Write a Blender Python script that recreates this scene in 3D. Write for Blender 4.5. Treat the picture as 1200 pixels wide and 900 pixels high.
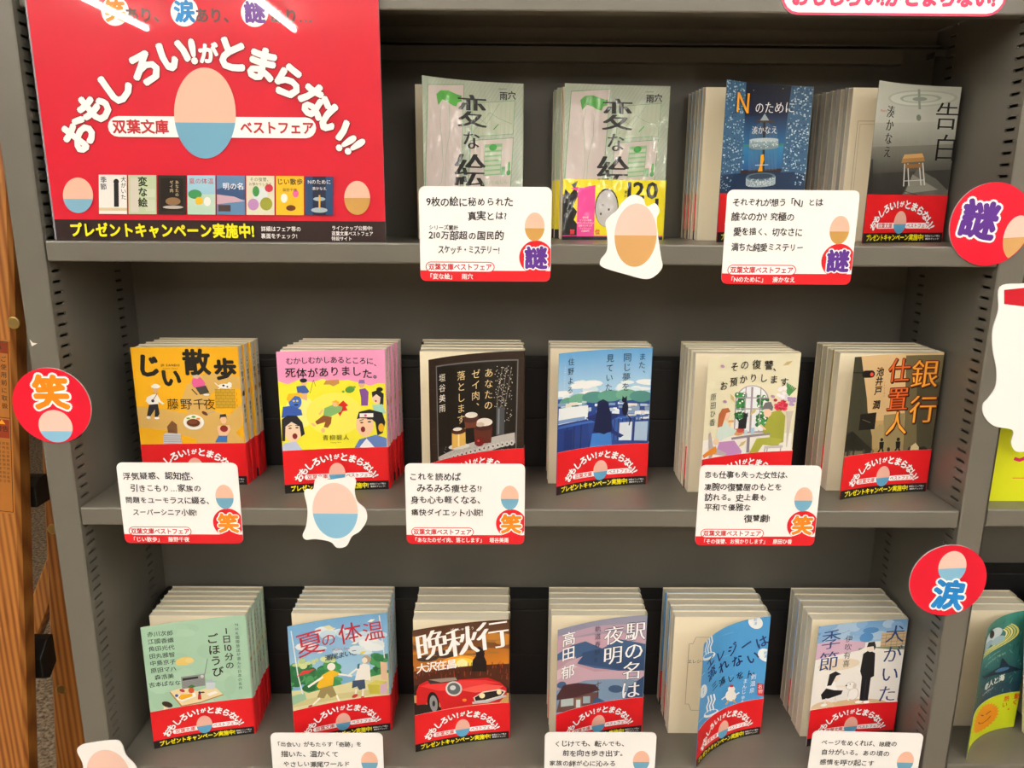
import bpy, math, random
import numpy as np
from mathutils import Matrix, Vector
from mathutils.geometry import tessellate_polygon
random.seed(7)
SC = bpy.context.scene
for o in list(bpy.data.objects): bpy.data.objects.remove(o)
COL = SC.collection
MM = 0.001
ZO = 1350.0                      # height of the upper shelf board above the floor, millimetres
SH = {1: 0.0, 2: -256.0, 3: -551.0}   # shelf board tops relative to ZO
WALL = 431.6                     # half inner width of the bookcase
DEP = 156.0                      # depth of the bookcase

# ------------------------------------------------------------------ camera
cam = bpy.data.cameras.new('camera'); co = bpy.data.objects.new('camera', cam); COL.objects.link(co)
cam.sensor_fit = 'HORIZONTAL'; cam.sensor_width = 36.0; cam.lens = 26.811; cam.clip_start = 0.02
rgt = Vector((0.9999619, -0.00557651, 0.00671532)); upv = Vector((-0.00525225, 0.23007626, 0.97315843)); fwd = Vector((0.00697187, 0.97315663, -0.2300382))
m = Matrix((rgt, upv, -fwd)).transposed().to_4x4(); m.translation = Vector((-0.015205, -0.698119, 0.034993 + ZO*MM))
co.matrix_world = m
SC.camera = co
# ------------------------------------------------------------------ world, exposure
W = bpy.data.worlds.new('world'); SC.world = W; W.use_nodes = True
W.node_tree.nodes['Background'].inputs[0].default_value = (1.0, 0.98, 0.95, 1)
W.node_tree.nodes['Background'].inputs[1].default_value = 0.0
SC.view_settings.view_transform = 'Standard'; SC.view_settings.look = 'None'
SC.view_settings.gamma = 1.0; SC.view_settings.use_curve_mapping = False
SC.view_settings.exposure = 0.15
TUBE_STRENGTH = 57.0

# ------------------------------------------------------------------ colours and materials
def lin(h):
    h = h.lstrip('#'); out = []
    for i in (0, 2, 4):
        c = int(h[i:i+2], 16)/255.0
        out.append(c/12.92 if c <= 0.04045 else ((c+0.055)/1.055)**2.4)
    return out
MATS = {}
def mat(name, col='#888888', rough=0.5, metal=0.0, spec=0.5, coat=0.0, coat_rough=0.05, emit=None, build=None):
    if name in MATS: return MATS[name]
    M = bpy.data.materials.new(name); M.use_nodes = True
    nt = M.node_tree; b = nt.nodes['Principled BSDF']
    b.inputs['Base Color'].default_value = (*lin(col), 1); b.inputs['Roughness'].default_value = rough
    b.inputs['Metallic'].default_value = metal; b.inputs['Specular IOR Level'].default_value = spec
    b.inputs['Coat Weight'].default_value = coat; b.inputs['Coat Roughness'].default_value = coat_rough
    if emit: b.inputs['Emission Color'].default_value = (*lin(col), 1); b.inputs['Emission Strength'].default_value = emit
    if build: build(nt, b)
    MATS[name] = M; return M
def node(nt, t, **k):
    n = nt.nodes.new(t)
    for a, v in k.items():
        if hasattr(n, a): setattr(n, a, v)
        else: n.inputs[a.replace('_', ' ')].default_value = v
    return n
def ink(nt, b):
    a = node(nt, 'ShaderNodeVertexColor', layer_name='ink'); nt.links.new(a.outputs[0], b.inputs['Base Color'])
def ink_glass(nt, b):
    ink(nt, b); b.inputs['Coat IOR'].default_value = 1.75
def ink_film(nt, b):
    ink(nt, b)
    tc = node(nt, 'ShaderNodeTexCoord'); mp = node(nt, 'ShaderNodeMapping'); mp.inputs['Scale'].default_value = (30, 30, 11)
    ns = node(nt, 'ShaderNodeTexNoise'); ns.inputs['Scale'].default_value = 1.0; ns.inputs['Detail'].default_value = 3
    bp = node(nt, 'ShaderNodeBump'); bp.inputs['Strength'].default_value = 1.0; bp.inputs['Distance'].default_value = 0.034
    nt.links.new(tc.outputs['Object'], mp.inputs[0]); nt.links.new(mp.outputs[0], ns.inputs[0])
    nt.links.new(ns.outputs[0], bp.inputs['Height']); nt.links.new(bp.outputs[0], b.inputs['Coat Normal'])
def steel(nt, b):
    tc = node(nt, 'ShaderNodeTexCoord')
    n1 = node(nt, 'ShaderNodeTexNoise'); n1.inputs['Scale'].default_value = 900; n1.inputs['Detail'].default_value = 2
    bp = node(nt, 'ShaderNodeBump'); bp.inputs['Strength'].default_value = 0.12; bp.inputs['Distance'].default_value = 0.0004
    n2 = node(nt, 'ShaderNodeTexNoise'); n2.inputs['Scale'].default_value = 14; n2.inputs['Detail'].default_value = 5
    cr = node(nt, 'ShaderNodeMapRange'); cr.inputs['To Min'].default_value = 0.26; cr.inputs['To Max'].default_value = 0.42
    nt.links.new(tc.outputs['Object'], n1.inputs[0]); nt.links.new(tc.outputs['Object'], n2.inputs[0])
    nt.links.new(n1.outputs[0], bp.inputs['Height']); nt.links.new(bp.outputs[0], b.inputs['Normal'])
    nt.links.new(n2.outputs[0], cr.inputs[0]); nt.links.new(cr.outputs[0], b.inputs['Roughness'])
def pages(nt, b):
    tc = node(nt, 'ShaderNodeTexCoord'); sp = node(nt, 'ShaderNodeSeparateXYZ'); nt.links.new(tc.outputs['Object'], sp.inputs[0])
    n1 = node(nt, 'ShaderNodeTexNoise', noise_dimensions='1D'); n1.inputs['Scale'].default_value = 2600; n1.inputs['Detail'].default_value = 2
    nt.links.new(sp.outputs[1], n1.inputs['W'])
    r = node(nt, 'ShaderNodeValToRGB'); e = r.color_ramp.elements
    e[0].position = 0.3; e[0].color = (*lin('#CFC7B0'), 1); e[1].position = 0.62; e[1].color = (*lin('#E9E2CC'), 1)
    nt.links.new(n1.outputs[0], r.inputs[0]); nt.links.new(r.outputs[0], b.inputs['Base Color'])
def wood(nt, b):
    tc = node(nt, 'ShaderNodeTexCoord'); mp = node(nt, 'ShaderNodeMapping'); mp.inputs['Scale'].default_value = (38, 38, 2.6)
    n1 = node(nt, 'ShaderNodeTexNoise'); n1.inputs['Scale'].default_value = 1.0; n1.inputs['Detail'].default_value = 4; n1.inputs['Distortion'].default_value = 0.8
    wv = node(nt, 'ShaderNodeTexWave', bands_direction='X'); wv.inputs['Scale'].default_value = 2.2; wv.inputs['Distortion'].default_value = 7; wv.inputs['Detail'].default_value = 3; wv.inputs['Detail Scale'].default_value = 0.6
    mp2 = node(nt, 'ShaderNodeMapping'); mp2.inputs['Scale'].default_value = (22, 22, 1.6)
    mx = node(nt, 'ShaderNodeMath', operation='MULTIPLY_ADD'); mx.inputs[1].default_value = 0.5
    r = node(nt, 'ShaderNodeValToRGB'); e = r.color_ramp.elements
    e[0].position = 0.15; e[0].color = (*lin('#6A3610'), 1); e[1].position = 0.85; e[1].color = (*lin('#B07636'), 1)
    k = r.color_ramp.elements.new(0.45); k.color = (*lin('#965A22'), 1)
    nt.links.new(tc.outputs['Object'], mp.inputs[0]); nt.links.new(tc.outputs['Object'], mp2.inputs[0]); nt.links.new(mp.outputs[0], n1.inputs[0]); nt.links.new(mp2.outputs[0], wv.inputs[0])
    nt.links.new(wv.outputs[1], mx.inputs[0]); ml = node(nt, 'ShaderNodeMath', operation='MULTIPLY'); ml.inputs[1].default_value = 0.55
    nt.links.new(n1.outputs[0], ml.inputs[0]); nt.links.new(ml.outputs[0], mx.inputs[2]); nt.links.new(mx.outputs[0], r.inputs[0]); nt.links.new(r.outputs[0], b.inputs['Base Color'])
def carpet(nt, b):
    tc = node(nt, 'ShaderNodeTexCoord'); n1 = node(nt, 'ShaderNodeTexNoise'); n1.inputs['Scale'].default_value = 95; n1.inputs['Detail'].default_value = 4
    r = node(nt, 'ShaderNodeValToRGB'); e = r.color_ramp.elements
    e[0].position = 0.36; e[0].color = (*lin('#6B5A48'), 1); e[1].position = 0.64; e[1].color = (*lin('#C3AE92'), 1)
    bp = node(nt, 'ShaderNodeBump'); bp.inputs['Strength'].default_value = 0.6; bp.inputs['Distance'].default_value = 0.01
    nt.links.new(tc.outputs['Object'], n1.inputs[0]); nt.links.new(n1.outputs[0], r.inputs[0]); nt.links.new(r.outputs[0], b.inputs['Base Color'])
    nt.links.new(n1.outputs[0], bp.inputs['Height']); nt.links.new(bp.outputs[0], b.inputs['Normal'])
mat('steel_paint', '#66635A', 0.34, build=steel)
mat('black_board', '#0E0E10', 0.5)
mat('pages', '#E6DFC8', 0.8, build=pages)
mat('printed', '#FFFFFF', 0.38, spec=0.4, build=ink)
mat('printed_matte', '#FFFFFF', 0.6, spec=0.3, build=ink)
mat('printed_film', '#FFFFFF', 0.4, spec=0.4, coat=0.9, coat_rough=0.06, build=ink_film)
mat('printed_mirror', '#FFFFFF', 0.3, spec=0.3, coat=1.0, coat_rough=0.015, build=ink_glass)
mat('acrylic', '#8A8E94', 0.15, spec=0.5)
mat('page_cream', '#EFE4C8', 0.75)
mat('bare_steel', '#8A8A86', 0.35, metal=1.0)
mat('wood', '#B87530', 0.42, build=wood)
mat('brass', '#C9B070', 0.3, metal=1.0)
mat('black_plastic', '#151515', 0.4)
mat('carpet', '#9A856B', 0.95, build=carpet)
mat('white_paint', '#E8E6E0', 0.8)
mat('wall_paint', '#A89F90', 0.85)
mat('tube_light', '#FFFAF2', 0.5, emit=TUBE_STRENGTH)

# ------------------------------------------------------------------ object helpers
def obj(name, me, parent=None):
    o = bpy.data.objects.new(name, me); COL.objects.link(o); o.parent = parent; return o
def tag(o, label=None, cat=None, group=None, kind=None):
    if label: o['label'] = label
    if cat: o['category'] = cat
    if group: o['group'] = group
    if kind: o['kind'] = kind
    return o
def empty(name, x, y, z, rz=0):
    o = bpy.data.objects.new(name, None); COL.objects.link(o); o.empty_display_size = 0.02
    o.location = (x*MM, y*MM, (z+ZO)*MM); o.rotation_euler = (0, 0, math.radians(rz)); return o
class MB:
    """mesh builder in millimetres"""
    def __init__(s): s.v = []; s.f = []
    def box(s, x0, x1, y0, y1, z0, z1):
        n = len(s.v)
        s.v += [(x, y, z) for z in (z0, z1) for y in (y0, y1) for x in (x0, x1)]
        s.f += [tuple(n+i for i in q) for q in ((0,2,3,1),(4,5,7,6),(0,1,5,4),(2,6,7,3),(0,4,6,2),(1,3,7,5))]
        return s
    def quad(s, *p):
        n = len(s.v); s.v += list(p); s.f.append(tuple(range(n, n+len(p)))); return s
    def extrude_x(s, prof, x0, x1):                       # closed (y,z) profile
        n = len(s.v); k = len(prof)
        s.v += [(x0, y, z) for y, z in prof]+[(x1, y, z) for y, z in prof]
        s.f += [(n+i, n+(i+1) % k, n+k+(i+1) % k, n+k+i) for i in range(k)]
        s.f += [tuple(n+i for i in reversed(range(k))), tuple(n+k+i for i in range(k))]; return s
    def extrude_y(s, prof, y0, y1):                       # closed (x,z) outline -> plate
        n = len(s.v); k = len(prof)
        s.v += [(x, y0, z) for x, z in prof]+[(x, y1, z) for x, z in prof]
        s.f += [(n+i, n+(i+1) % k, n+k+(i+1) % k, n+k+i) for i in range(k)]
        s.f += [tuple(n+i for i in reversed(range(k))), tuple(n+k+i for i in range(k))]; return s
    def beam(s, a, b, w, d, ch=0):                        # square bar from a to b (mm)
        a = Vector(a); b = Vector(b); t = (b-a).normalized(); y = Vector((0,1,0)); x = y.cross(t).normalized(); y = t.cross(x)
        c = min(w, d)*0.5*ch; P = [(-w/2+c,-d/2),(w/2-c,-d/2),(w/2,-d/2+c),(w/2,d/2-c),(w/2-c,d/2),(-w/2+c,d/2),(-w/2,d/2-c),(-w/2,-d/2+c)]
        n = len(s.v)
        for q in (a, b): s.v += [tuple(q+x*u+y*v) for u, v in P]
        s.f += [(n+i, n+(i+1) % 8, n+8+(i+1) % 8, n+8+i) for i in range(8)]+[tuple(n+7-i for i in range(8)), tuple(n+8+i for i in range(8))]
        return s
    def mesh(s, name, m):
        me = bpy.data.meshes.new(name); me.from_pydata([(x*MM, y*MM, z*MM) for x, y, z in s.v], [], s.f)
        me.materials.append(MATS[m]); me.validate(); me.update()
        return me
    def build(s, name, m, parent=None, bevel=0):
        o = obj(name, s.mesh(name, m), parent)
        if bevel:
            b = o.modifiers.new('bevel', 'BEVEL'); b.width = bevel*MM; b.segments = 2; b.limit_method = 'ANGLE'
        return o
def recalc(me):
    import bmesh
    b = bmesh.new(); b.from_mesh(me); bmesh.ops.recalc_face_normals(b, faces=b.faces); b.to_mesh(me); b.free()

# ------------------------------------------------------------------ flat print: shapes and lettering laid out on a sheet
GL = {}
def glyph(ch, bold):
    k = (ch, bold)
    if k not in GL:
        cu = bpy.data.curves.new('g', 'FONT'); cu.body = ch; cu.size = 1; cu.offset = bold; cu.resolution_u = 2
        ob = bpy.data.objects.new('g', cu); me = bpy.data.meshes.new_from_object(ob)
        v = np.array([(p.co.x, p.co.y) for p in me.vertices]) if len(me.vertices) else np.zeros((0, 2))
        f = [tuple(p.vertices) for p in me.polygons]
        bpy.data.objects.remove(ob); bpy.data.curves.remove(cu); bpy.data.meshes.remove(me)
        wide = ord(ch) > 0x2000
        if wide or not len(v): adv, ox = 1.0, 0.5
        else: adv, ox = (v[:, 0].max()-v[:, 0].min())+0.13, (v[:, 0].max()+v[:, 0].min())/2
        if ch == ' ': adv = 0.35
        if ch == '　': adv = 1.0
        GL[k] = (v-np.array([ox, 0.37]) if len(v) else v, f, adv)
    return GL[k]
class Path:
    """sheet (u,v in mm) -> 3D; the sheet is flat, or swings open about its right edge"""
    def __init__(s, w, a0=0.0, a1=0.0, p=1.0):
        s.w = w; s.flat = (a0 == 0 and a1 == 0); n = 20
        t = np.linspace(0, 1, n+1); ph = np.radians(a0+(a1-a0)*t**p); d = w/n
        mid = (ph[1:]+ph[:-1])/2
        s.s = t*w; s.x = w-np.concatenate([[0], np.cumsum(np.cos(mid)*d)]); s.y = -np.concatenate([[0], np.cumsum(np.sin(mid)*d)]); s.ph = ph
    def at(s, u, off):
        q = s.w-np.asarray(u, float)
        x = np.interp(q, s.s, s.x); y = np.interp(q, s.s, s.y); ph = np.interp(q, s.s, s.ph)
        x = x-np.maximum(q-s.w, 0)*math.cos(s.ph[-1])+np.maximum(-q, 0)
        return x+np.sin(ph)*off, y-np.cos(ph)*off
def clip(pts, ax, val, keep_gt):
    out = []; n = len(pts)
    for i in range(n):
        a, b = pts[i], pts[(i+1) % n]
        ia = (a[ax] >= val) if keep_gt else (a[ax] <= val); ib = (b[ax] >= val) if keep_gt else (b[ax] <= val)
        if ia: out.append(a)
        if ia != ib:
            t = (val-a[ax])/(b[ax]-a[ax]); out.append(tuple(a[k]+(b[k]-a[k])*t for k in range(len(a))))
    return out
class Print:
    def __init__(s, path, w, h, base=0.02, step=0.003):
        s.path = path; s.w = w; s.h = h; s.off = base; s.step = step
        s.vs = []; s.fs = []; s.cs = []; s.n = 0
        s.M = None; s.su = s.sv = 1.0
    def frame(s, TL, TR, BL):                # layout coordinates -> sheet mm
        tl = np.array(TL, float); ex = np.array(TR, float)-tl; ey = np.array(BL, float)-tl
        A = np.linalg.inv(np.array([ex, ey]).T)
        s.M = (tl, A); s.su = s.w/np.linalg.norm(ex); s.sv = s.h/np.linalg.norm(ey); return s
    def uv(s, p):
        if s.M is None: return (p[0], p[1])
        a = s.M[1] @ (np.array(p[:2], float)-s.M[0]); return (a[0]*s.w, s.h-a[1]*s.h)
    def add(s, uv, faces, cols):
        """uv n x 2, faces, per-face colour or per-vertex colour list"""
        uv = np.asarray(uv, float); x, y = s.path.at(uv[:, 0], s.off)
        base = s.n; s.vs.append(np.column_stack([x, y, uv[:, 1]])); s.n += len(uv)
        for f in faces: s.fs.append(tuple(base+i for i in f)); s.cs.append(cols)
    def P(s, pts, c, cl=True):
        s._poly([s.uv(p) for p in pts], c)
    def _strips(s, q):
        """cut a convex piece where the sheet folds"""
        if s.path.flat: return [q]
        d = s.path.w/20; us = [p[0] for p in q]; i0 = int(math.floor(min(us)/d+1e-6)); i1 = int(math.ceil(max(us)/d-1e-6)); out = []
        if i1-i0 <= 1: return [q]
        for i in range(i0, i1):
            t = q
            if i > i0: t = clip(t, 0, i*d, True)
            if i < i1-1 and len(t) > 2: t = clip(t, 0, (i+1)*d, False)
            if len(t) > 2: out.append(t)
        return out
    def _poly(s, pts, c, c2=None):
        pts = [tuple(float(k) for k in p[:2]) for p in pts]
        s.off = max(s.off, getattr(s, 'top', 0))+s.step; col = lin(c)
        tris = tessellate_polygon([[Vector((p[0], p[1], 0)) for p in pts]]) if len(pts) > 4 else [tuple(range(len(pts)))]
        for t in tris:
            q = [pts[i] for i in t]
            for ax, lim in ((0, s.w), (1, s.h)):
                if len(q) > 2: q = clip(q, ax, 0.0, True)
                if len(q) > 2: q = clip(q, ax, lim, False)
            if len(q) < 3: continue
            for r in s._strips(q):
                if c2 is None: s.add(r, [tuple(range(len(r)))], col)
                else:
                    ca, cb, v0, v1 = np.array(lin(c)), np.array(lin(c2)), *s._gv
                    s.add(r, [tuple(range(len(r)))], [list(ca+(cb-ca)*min(1, max(0, (p[1]-v0)/(v1-v0)))) for p in r])
    def R(s, x0, y0, x1, y1, c): s.P([(x0, y0), (x1, y0), (x1, y1), (x0, y1)], c)
    def G(s, x0, y0, x1, y1, top, bot):
        q = [s.uv(p) for p in ((x0, y0), (x1, y0), (x1, y1), (x0, y1))]
        s._gv = (min(p[1] for p in q), max(p[1] for p in q)); s._poly(q, bot, top)
    def E(s, cx, cy, rx, ry, c, rot=0, n=22):
        r = math.radians(rot); C, S = math.cos(r), math.sin(r)
        s.P([(cx+rx*math.cos(t)*C-ry*math.sin(t)*S, cy+rx*math.cos(t)*S+ry*math.sin(t)*C) for t in (2*math.pi*i/n for i in range(n))], c)
    def L(s, pts, w, c):
        for a, b in zip(pts[:-1], pts[1:]):
            d = np.array(b, float)-np.array(a, float); l = np.linalg.norm(d)
            if l < 1e-6: continue
            q = np.array([-d[1], d[0]])/l*w/2; e = d/l*w*0.2
            s.P([tuple(np.array(a)-e+q), tuple(np.array(b)+e+q), tuple(np.array(b)+e-q), tuple(np.array(a)-e-q)], c)
    def pill(s, x0, y0, x1, y1, c):
        r = (y1-y0)/2; m = (y0+y1)/2
        s.P([(x0+r-r*math.sin(t), m-r*math.cos(t)) for t in (math.pi*i/8 for i in range(9))]+[(x1-r+r*math.sin(t), m+r*math.cos(t)) for t in (math.pi*i/8 for i in range(9))], c)
    def char(s, ch, p, em, c, bold, rot=0, sx=1.0, shear=0.0, extra=0.0):
        """one character; heavier weights are stacked strokes, a ('x', b) weight thickens the uprights only"""
        serif = isinstance(bold, tuple); b = (bold[1] if serif else max(0.0, bold))
        v, f, adv = glyph(ch, -0.010 if serif else min(0.0, bold))
        if not len(v): return
        if serif and extra <= 0:
            offs = [(b*k, 0) for k in (-1, -0.33, 0.33, 1)]
        else:
            r_ = b+extra
            if r_ < 0.006: offs = [(0, 0)]
            else:
                offs = []
                for rr, n in (((r_, 8),) if r_ < 0.07 else ((r_*0.5, 6), (r_, 14))): offs += [(rr*math.cos(2*math.pi*i/n), rr*math.sin(2*math.pi*i/n)) for i in range(n)]
        u0, v0 = s.uv(p); r = math.radians(rot); C, S = math.cos(r), math.sin(r)
        d = s.path.w/20; base_off = s.off
        for kk, (ox, oy) in enumerate(offs):
            s.off = base_off+kk*0.0016
            x = (v[:, 0]+ox+shear*v[:, 1])*em*sx; y = (v[:, 1]+oy)*em
            uv = np.column_stack([u0+x*C-y*S, v0+x*S+y*C])
            if s.path.flat: s.add(uv, f, lin(c)); continue
            sg = np.floor(uv[:, 0]/d); keep = []; col = lin(c)
            for q in f:
                if len({sg[i] for i in q}) == 1: keep.append(q)
                else:
                    for t in s._strips([tuple(uv[i]) for i in q]): s.add(t, [tuple(range(len(t)))], col)
            if keep: s.add(uv, keep, col)
        s.off = base_off; s.top = max(getattr(s, 'top', 0), base_off+len(offs)*0.0016)
    def T(s, t, cx, cy, size, c, bold=0.0, rot=0, sx=1.0, gap=0.0, align='c', jit=0, edge=None, eb=0.06, shear=0.0):
        """horizontal line of lettering; cx,cy = centre (or left end) in layout units; size in layout units"""
        em = size*s.sv; advs = [glyph(ch, 0.0)[2]*em*sx+gap*em for ch in t]; tot = sum(advs)
        for pas in ((1, 0) if edge else (0,)):
            s.off = max(s.off, getattr(s, 'top', 0))+s.step*3
            pos = -tot/2 if align == 'c' else 0.0
            for ch, a in zip(t, advs):
                r = math.radians(rot); d = pos+a/2; pos += a
                sc = 1+random.uniform(-jit, jit)*0.12 if jit else 1
                off = np.array([d/s.su*math.cos(r), -d/s.sv*math.sin(r)+(random.uniform(-1, 1)*jit*0.05*size if jit else 0)])
                q = np.array([cx, cy])+off if s.M is not None else np.array([cx+d*math.cos(r), cy+d*math.sin(r)])
                s.char(ch, q, em*sc, edge if pas else c, bold, rot+(random.uniform(-5, 5)*jit if jit else 0), sx, shear, eb if pas else 0.0)
    def V(s, t, cx, y0, size, c, bold=0.0, pitch=1.05, dx=0.0, sx=1.0, edge=None, eb=0.05, rot=0):
        """vertical line of lettering, y0 = top"""
        em = size*s.sv
        for pas in ((1, 0) if edge else (0,)):
            s.off = max(s.off, getattr(s, 'top', 0))+s.step*3; y = y0+size/2
            for i, ch in enumerate(t):
                px, py, rr = cx+dx*i, y, rot
                if ch in '、。': px += size*0.55; py -= size*0.55
                if ch in 'ー-': rr = -90
                s.char(ch, (px, py), em, edge if pas else c, bold, rr, sx, 0.0, eb if pas else 0.0)
                y += size*pitch*(0.5 if ch == ' ' else 1)
    def arc(s, t, cx, cy, r, a0, a1, size, c, bold=0.0, edge=None, eb=0.05, sizes=None, ry=None):
        """lettering along an arc, angles in degrees from straight up, clockwise; centre cx,cy in layout units"""
        em = size*s.sv; n = len(t); ry = ry or r
        wt = [0.55 if ch in '!' else (0.75 if ch in 'が' else 1) for ch in t]; tot = sum(wt); acc = 0; pos = []
        for q in wt: pos.append((acc+q/2)/tot); acc += q
        for pas in ((1, 0) if edge else (0,)):
            s.off = max(s.off, getattr(s, 'top', 0))+s.step*3
            for ch, f in zip(t, pos):
                a = math.radians(a0+(a1-a0)*f); sg = 1 if s.M is None else -1
                q = (cx+r*math.sin(a), cy+sg*ry*math.cos(a)); k = 0.62 if ch == 'が' else 1
                s.char(ch, q, em*k, edge if pas else c, bold, -math.degrees(math.atan2(ry*math.sin(a), r*math.cos(a))), 1.0, 0.0, eb if pas else 0.0)
    def oval(s, cx, cy, rx, ry, top, bot, split=0.0, n=28):
        sg = 1 if s.M is None else -1; t0 = math.asin(split)
        s.P([(cx+rx*math.cos(t), cy+sg*ry*math.sin(t)) for t in (t0+(math.pi-2*t0)*i/n for i in range(n+1))], top)
        s.P([(cx+rx*math.cos(t), cy+sg*ry*math.sin(t)) for t in (math.pi-t0+(math.pi+2*t0)*i/n for i in range(n+1))], bot)
    def mesh(s, name, m='printed'):
        me = bpy.data.meshes.new(name)
        V = np.concatenate(s.vs)*MM if s.vs else np.zeros((0, 3))
        me.from_pydata(V.tolist(), [], s.fs)
        ca = me.color_attributes.new('ink', 'FLOAT_COLOR', 'CORNER'); arr = []
        for f, c in zip(s.fs, s.cs):
            if isinstance(c[0], (list, tuple)): arr += [(*k, 1.0) for k in c]
            else: arr += [(*c, 1.0)]*len(f)
        ca.data.foreach_set('color', np.array(arr, dtype=np.float32).ravel())
        # every printed face looks outwards (towards -Y of the sheet)
        me.materials.append(MATS[m]); me.update(); return me
    def build(s, name, parent, m='printed'):
        return obj(name, s.mesh(name, m), parent)
def colmesh(name, V, F, cols, m='printed'):
    me = bpy.data.meshes.new(name); me.from_pydata((np.array(V, float)*MM).tolist(), [], F)
    ca = me.color_attributes.new('ink', 'FLOAT_COLOR', 'CORNER'); arr = []
    for f, c in zip(F, cols): arr += [(*lin(c), 1.0)]*len(f)
    ca.data.foreach_set('color', np.array(arr, dtype=np.float32).ravel()); me.materials.append(MATS[m]); me.update(); return me
def smooth_loop(pts, k=5):
    out = []; n = len(pts)
    for i in range(n):
        p0, p1, p2, p3 = (np.array(pts[(i+j) % n]) for j in (-1, 0, 1, 2))
        for j in range(k):
            t = j/k; out.append(tuple(0.5*((2*p1)+(-p0+p2)*t+(2*p0-5*p1+4*p2-p3)*t*t+(-p0+3*p1-3*p2+p3)*t**3)))
    return out
def round_rect(w, h, r, n=5):
    out = []
    for cx, cz, a in ((w-r, h-r, 0), (r, h-r, 90), (r, r, 180), (w-r, r, 270)):
        for i in range(n+1):
            t = math.radians(a+90*i/n); out.append((cx+r*math.cos(t), cz+r*math.sin(t)))
    return out
def plate(name, outline, th, face, parent, edge='#EDEDED', m='printed'):
    """thin card: outline (x,z) counter-clockwise, front face at y=0, body behind it"""
    k = len(outline)
    V = [(x, 0, z) for x, z in outline]+[(x, th, z) for x, z in outline]
    F = [tuple(range(k)), tuple(reversed(range(k, 2*k)))]+[(i, k+i, k+(i+1) % k, (i+1) % k) for i in range(k)]
    return obj(name, colmesh(name, V, F, [face, edge]+[edge]*k, m), parent)
FLAT = Path(1000.0)

# ================================================================== setting
def struct(name, mb, m):
    o = mb.build(name, m); o['kind'] = 'structure'; return o
struct('floor', MB().quad((-6000, -7500, 0), (6000, -7500, 0), (6000, 5500, 0), (-6000, 5500, 0)), 'carpet')
struct('ceiling', MB().box(-6000, 6000, -7500, 5500, 2680, 2700), 'white_paint')
struct('wall_rear', MB().box(-6000, 6000, -7520, -7500, 0, 2700), 'wall_paint')
struct('wall_left', MB().box(-6020, -6000, -7500, 5500, 0, 2700), 'wall_paint')
struct('wall_right', MB().box(6000, 6020, -7500, 5500, 0, 2700), 'wall_paint')
struct('wall_back', MB().box(-6000, 6000, 5500, 5520, 0, 2700), 'wall_paint')
k = 0
for x in (-2720, -1620, -520, 580, 1680, 2780):
    for y in (-4900, -3650, -2400, -1150):
        e = bpy.data.objects.new('ceiling_light_offscreen', None); COL.objects.link(e); e.location = (x*MM, y*MM, 2.68)
        tag(e, 'slim white tube light fixture on the shop ceiling', 'ceiling light', 'rows of tube lights on the ceiling')
        if k == 0:
            hm = MB().box(-45, 45, -580, 580, -25, 0).mesh('housing', 'white_paint'); t = MB()
            n = 12; pr = [(16*math.cos(2*math.pi*i/n), -41+16*math.sin(2*math.pi*i/n)) for i in range(n)]
            dm = t.extrude_y(pr, -570, 570).mesh('tube', 'tube_light')
        obj('housing', hm, e); obj('tube_offscreen', dm, e); k += 1

# ================================================================== steel bookcases
def shelf_profile(y0, y1, zt):
    r = 1.6; b = zt-18.6
    return [(y0, b+r), (y0+0.5, b+0.5), (y0+r, b), (y0+14, b), (y0+14, b+1.2), (y0+1.4, b+1.2), (y0+1.4, zt-1.4), (y1-1.4, zt-1.4), (y1-1.4, b+1.2), (y1-14, b+1.2), (y1-14, b), (y1, b), (y1, zt),
            (y0+r, zt), (y0+0.5, zt-0.5), (y0, zt-r)]
def slotted_wall(x, side, z0, z1, cols=((6, 20), (118.5, 131.5))):
    """inner sheet of a side: rows of open slots every 10 mm and a small hole every 100 mm, with returned edges"""
    mb = MB(); d = 2.0*side
    ys = [0.0]
    for a, b in cols: ys += [a, b]
    ys.append(DEP)
    for i in range(0, len(ys)-1, 2): mb.quad((x, ys[i], z0), (x, ys[i+1], z0), (x, ys[i+1], z1), (x, ys[i], z1))
    for a, b in cols:
        zc = math.ceil((z0-2)/10)*10+2.0; prev = z0
        while zc < z1-3:
            lo, hi = zc-1.3, zc+1.3
            if round(zc-8+70) % 100 == 0 and prev > z0:
                c = (a+b)/2; m = (prev+lo)/2; q = [prev, m-1.3, m+1.3, lo]
                mb.quad((x, a, q[0]), (x, b, q[0]), (x, b, q[1]), (x, a, q[1])); mb.quad((x, a, q[2]), (x, b, q[2]), (x, b, q[3]), (x, a, q[3]))
                mb.quad((x, a, q[1]), (x, c-0.9, q[1]), (x, c-0.9, q[2]), (x, a, q[2])); mb.quad((x, c+0.9, q[1]), (x, b, q[1]), (x, b, q[2]), (x, c+0.9, q[2]))
            else: mb.quad((x, a, prev), (x, b, prev), (x, b, lo), (x, a, lo))
            for z in (lo, hi): mb.quad((x, a, z), (x, b, z), (x+d, b, z), (x+d, a, z))
            for y in (a, b): mb.quad((x, y, lo), (x, y, hi), (x+d, y, hi), (x+d, y, lo))
            prev = hi; zc += 10
        mb.quad((x, a, prev), (x, b, prev), (x, b, z1), (x, a, z1))
    return mb
ZB, ZT = -ZO, 560.0
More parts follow.
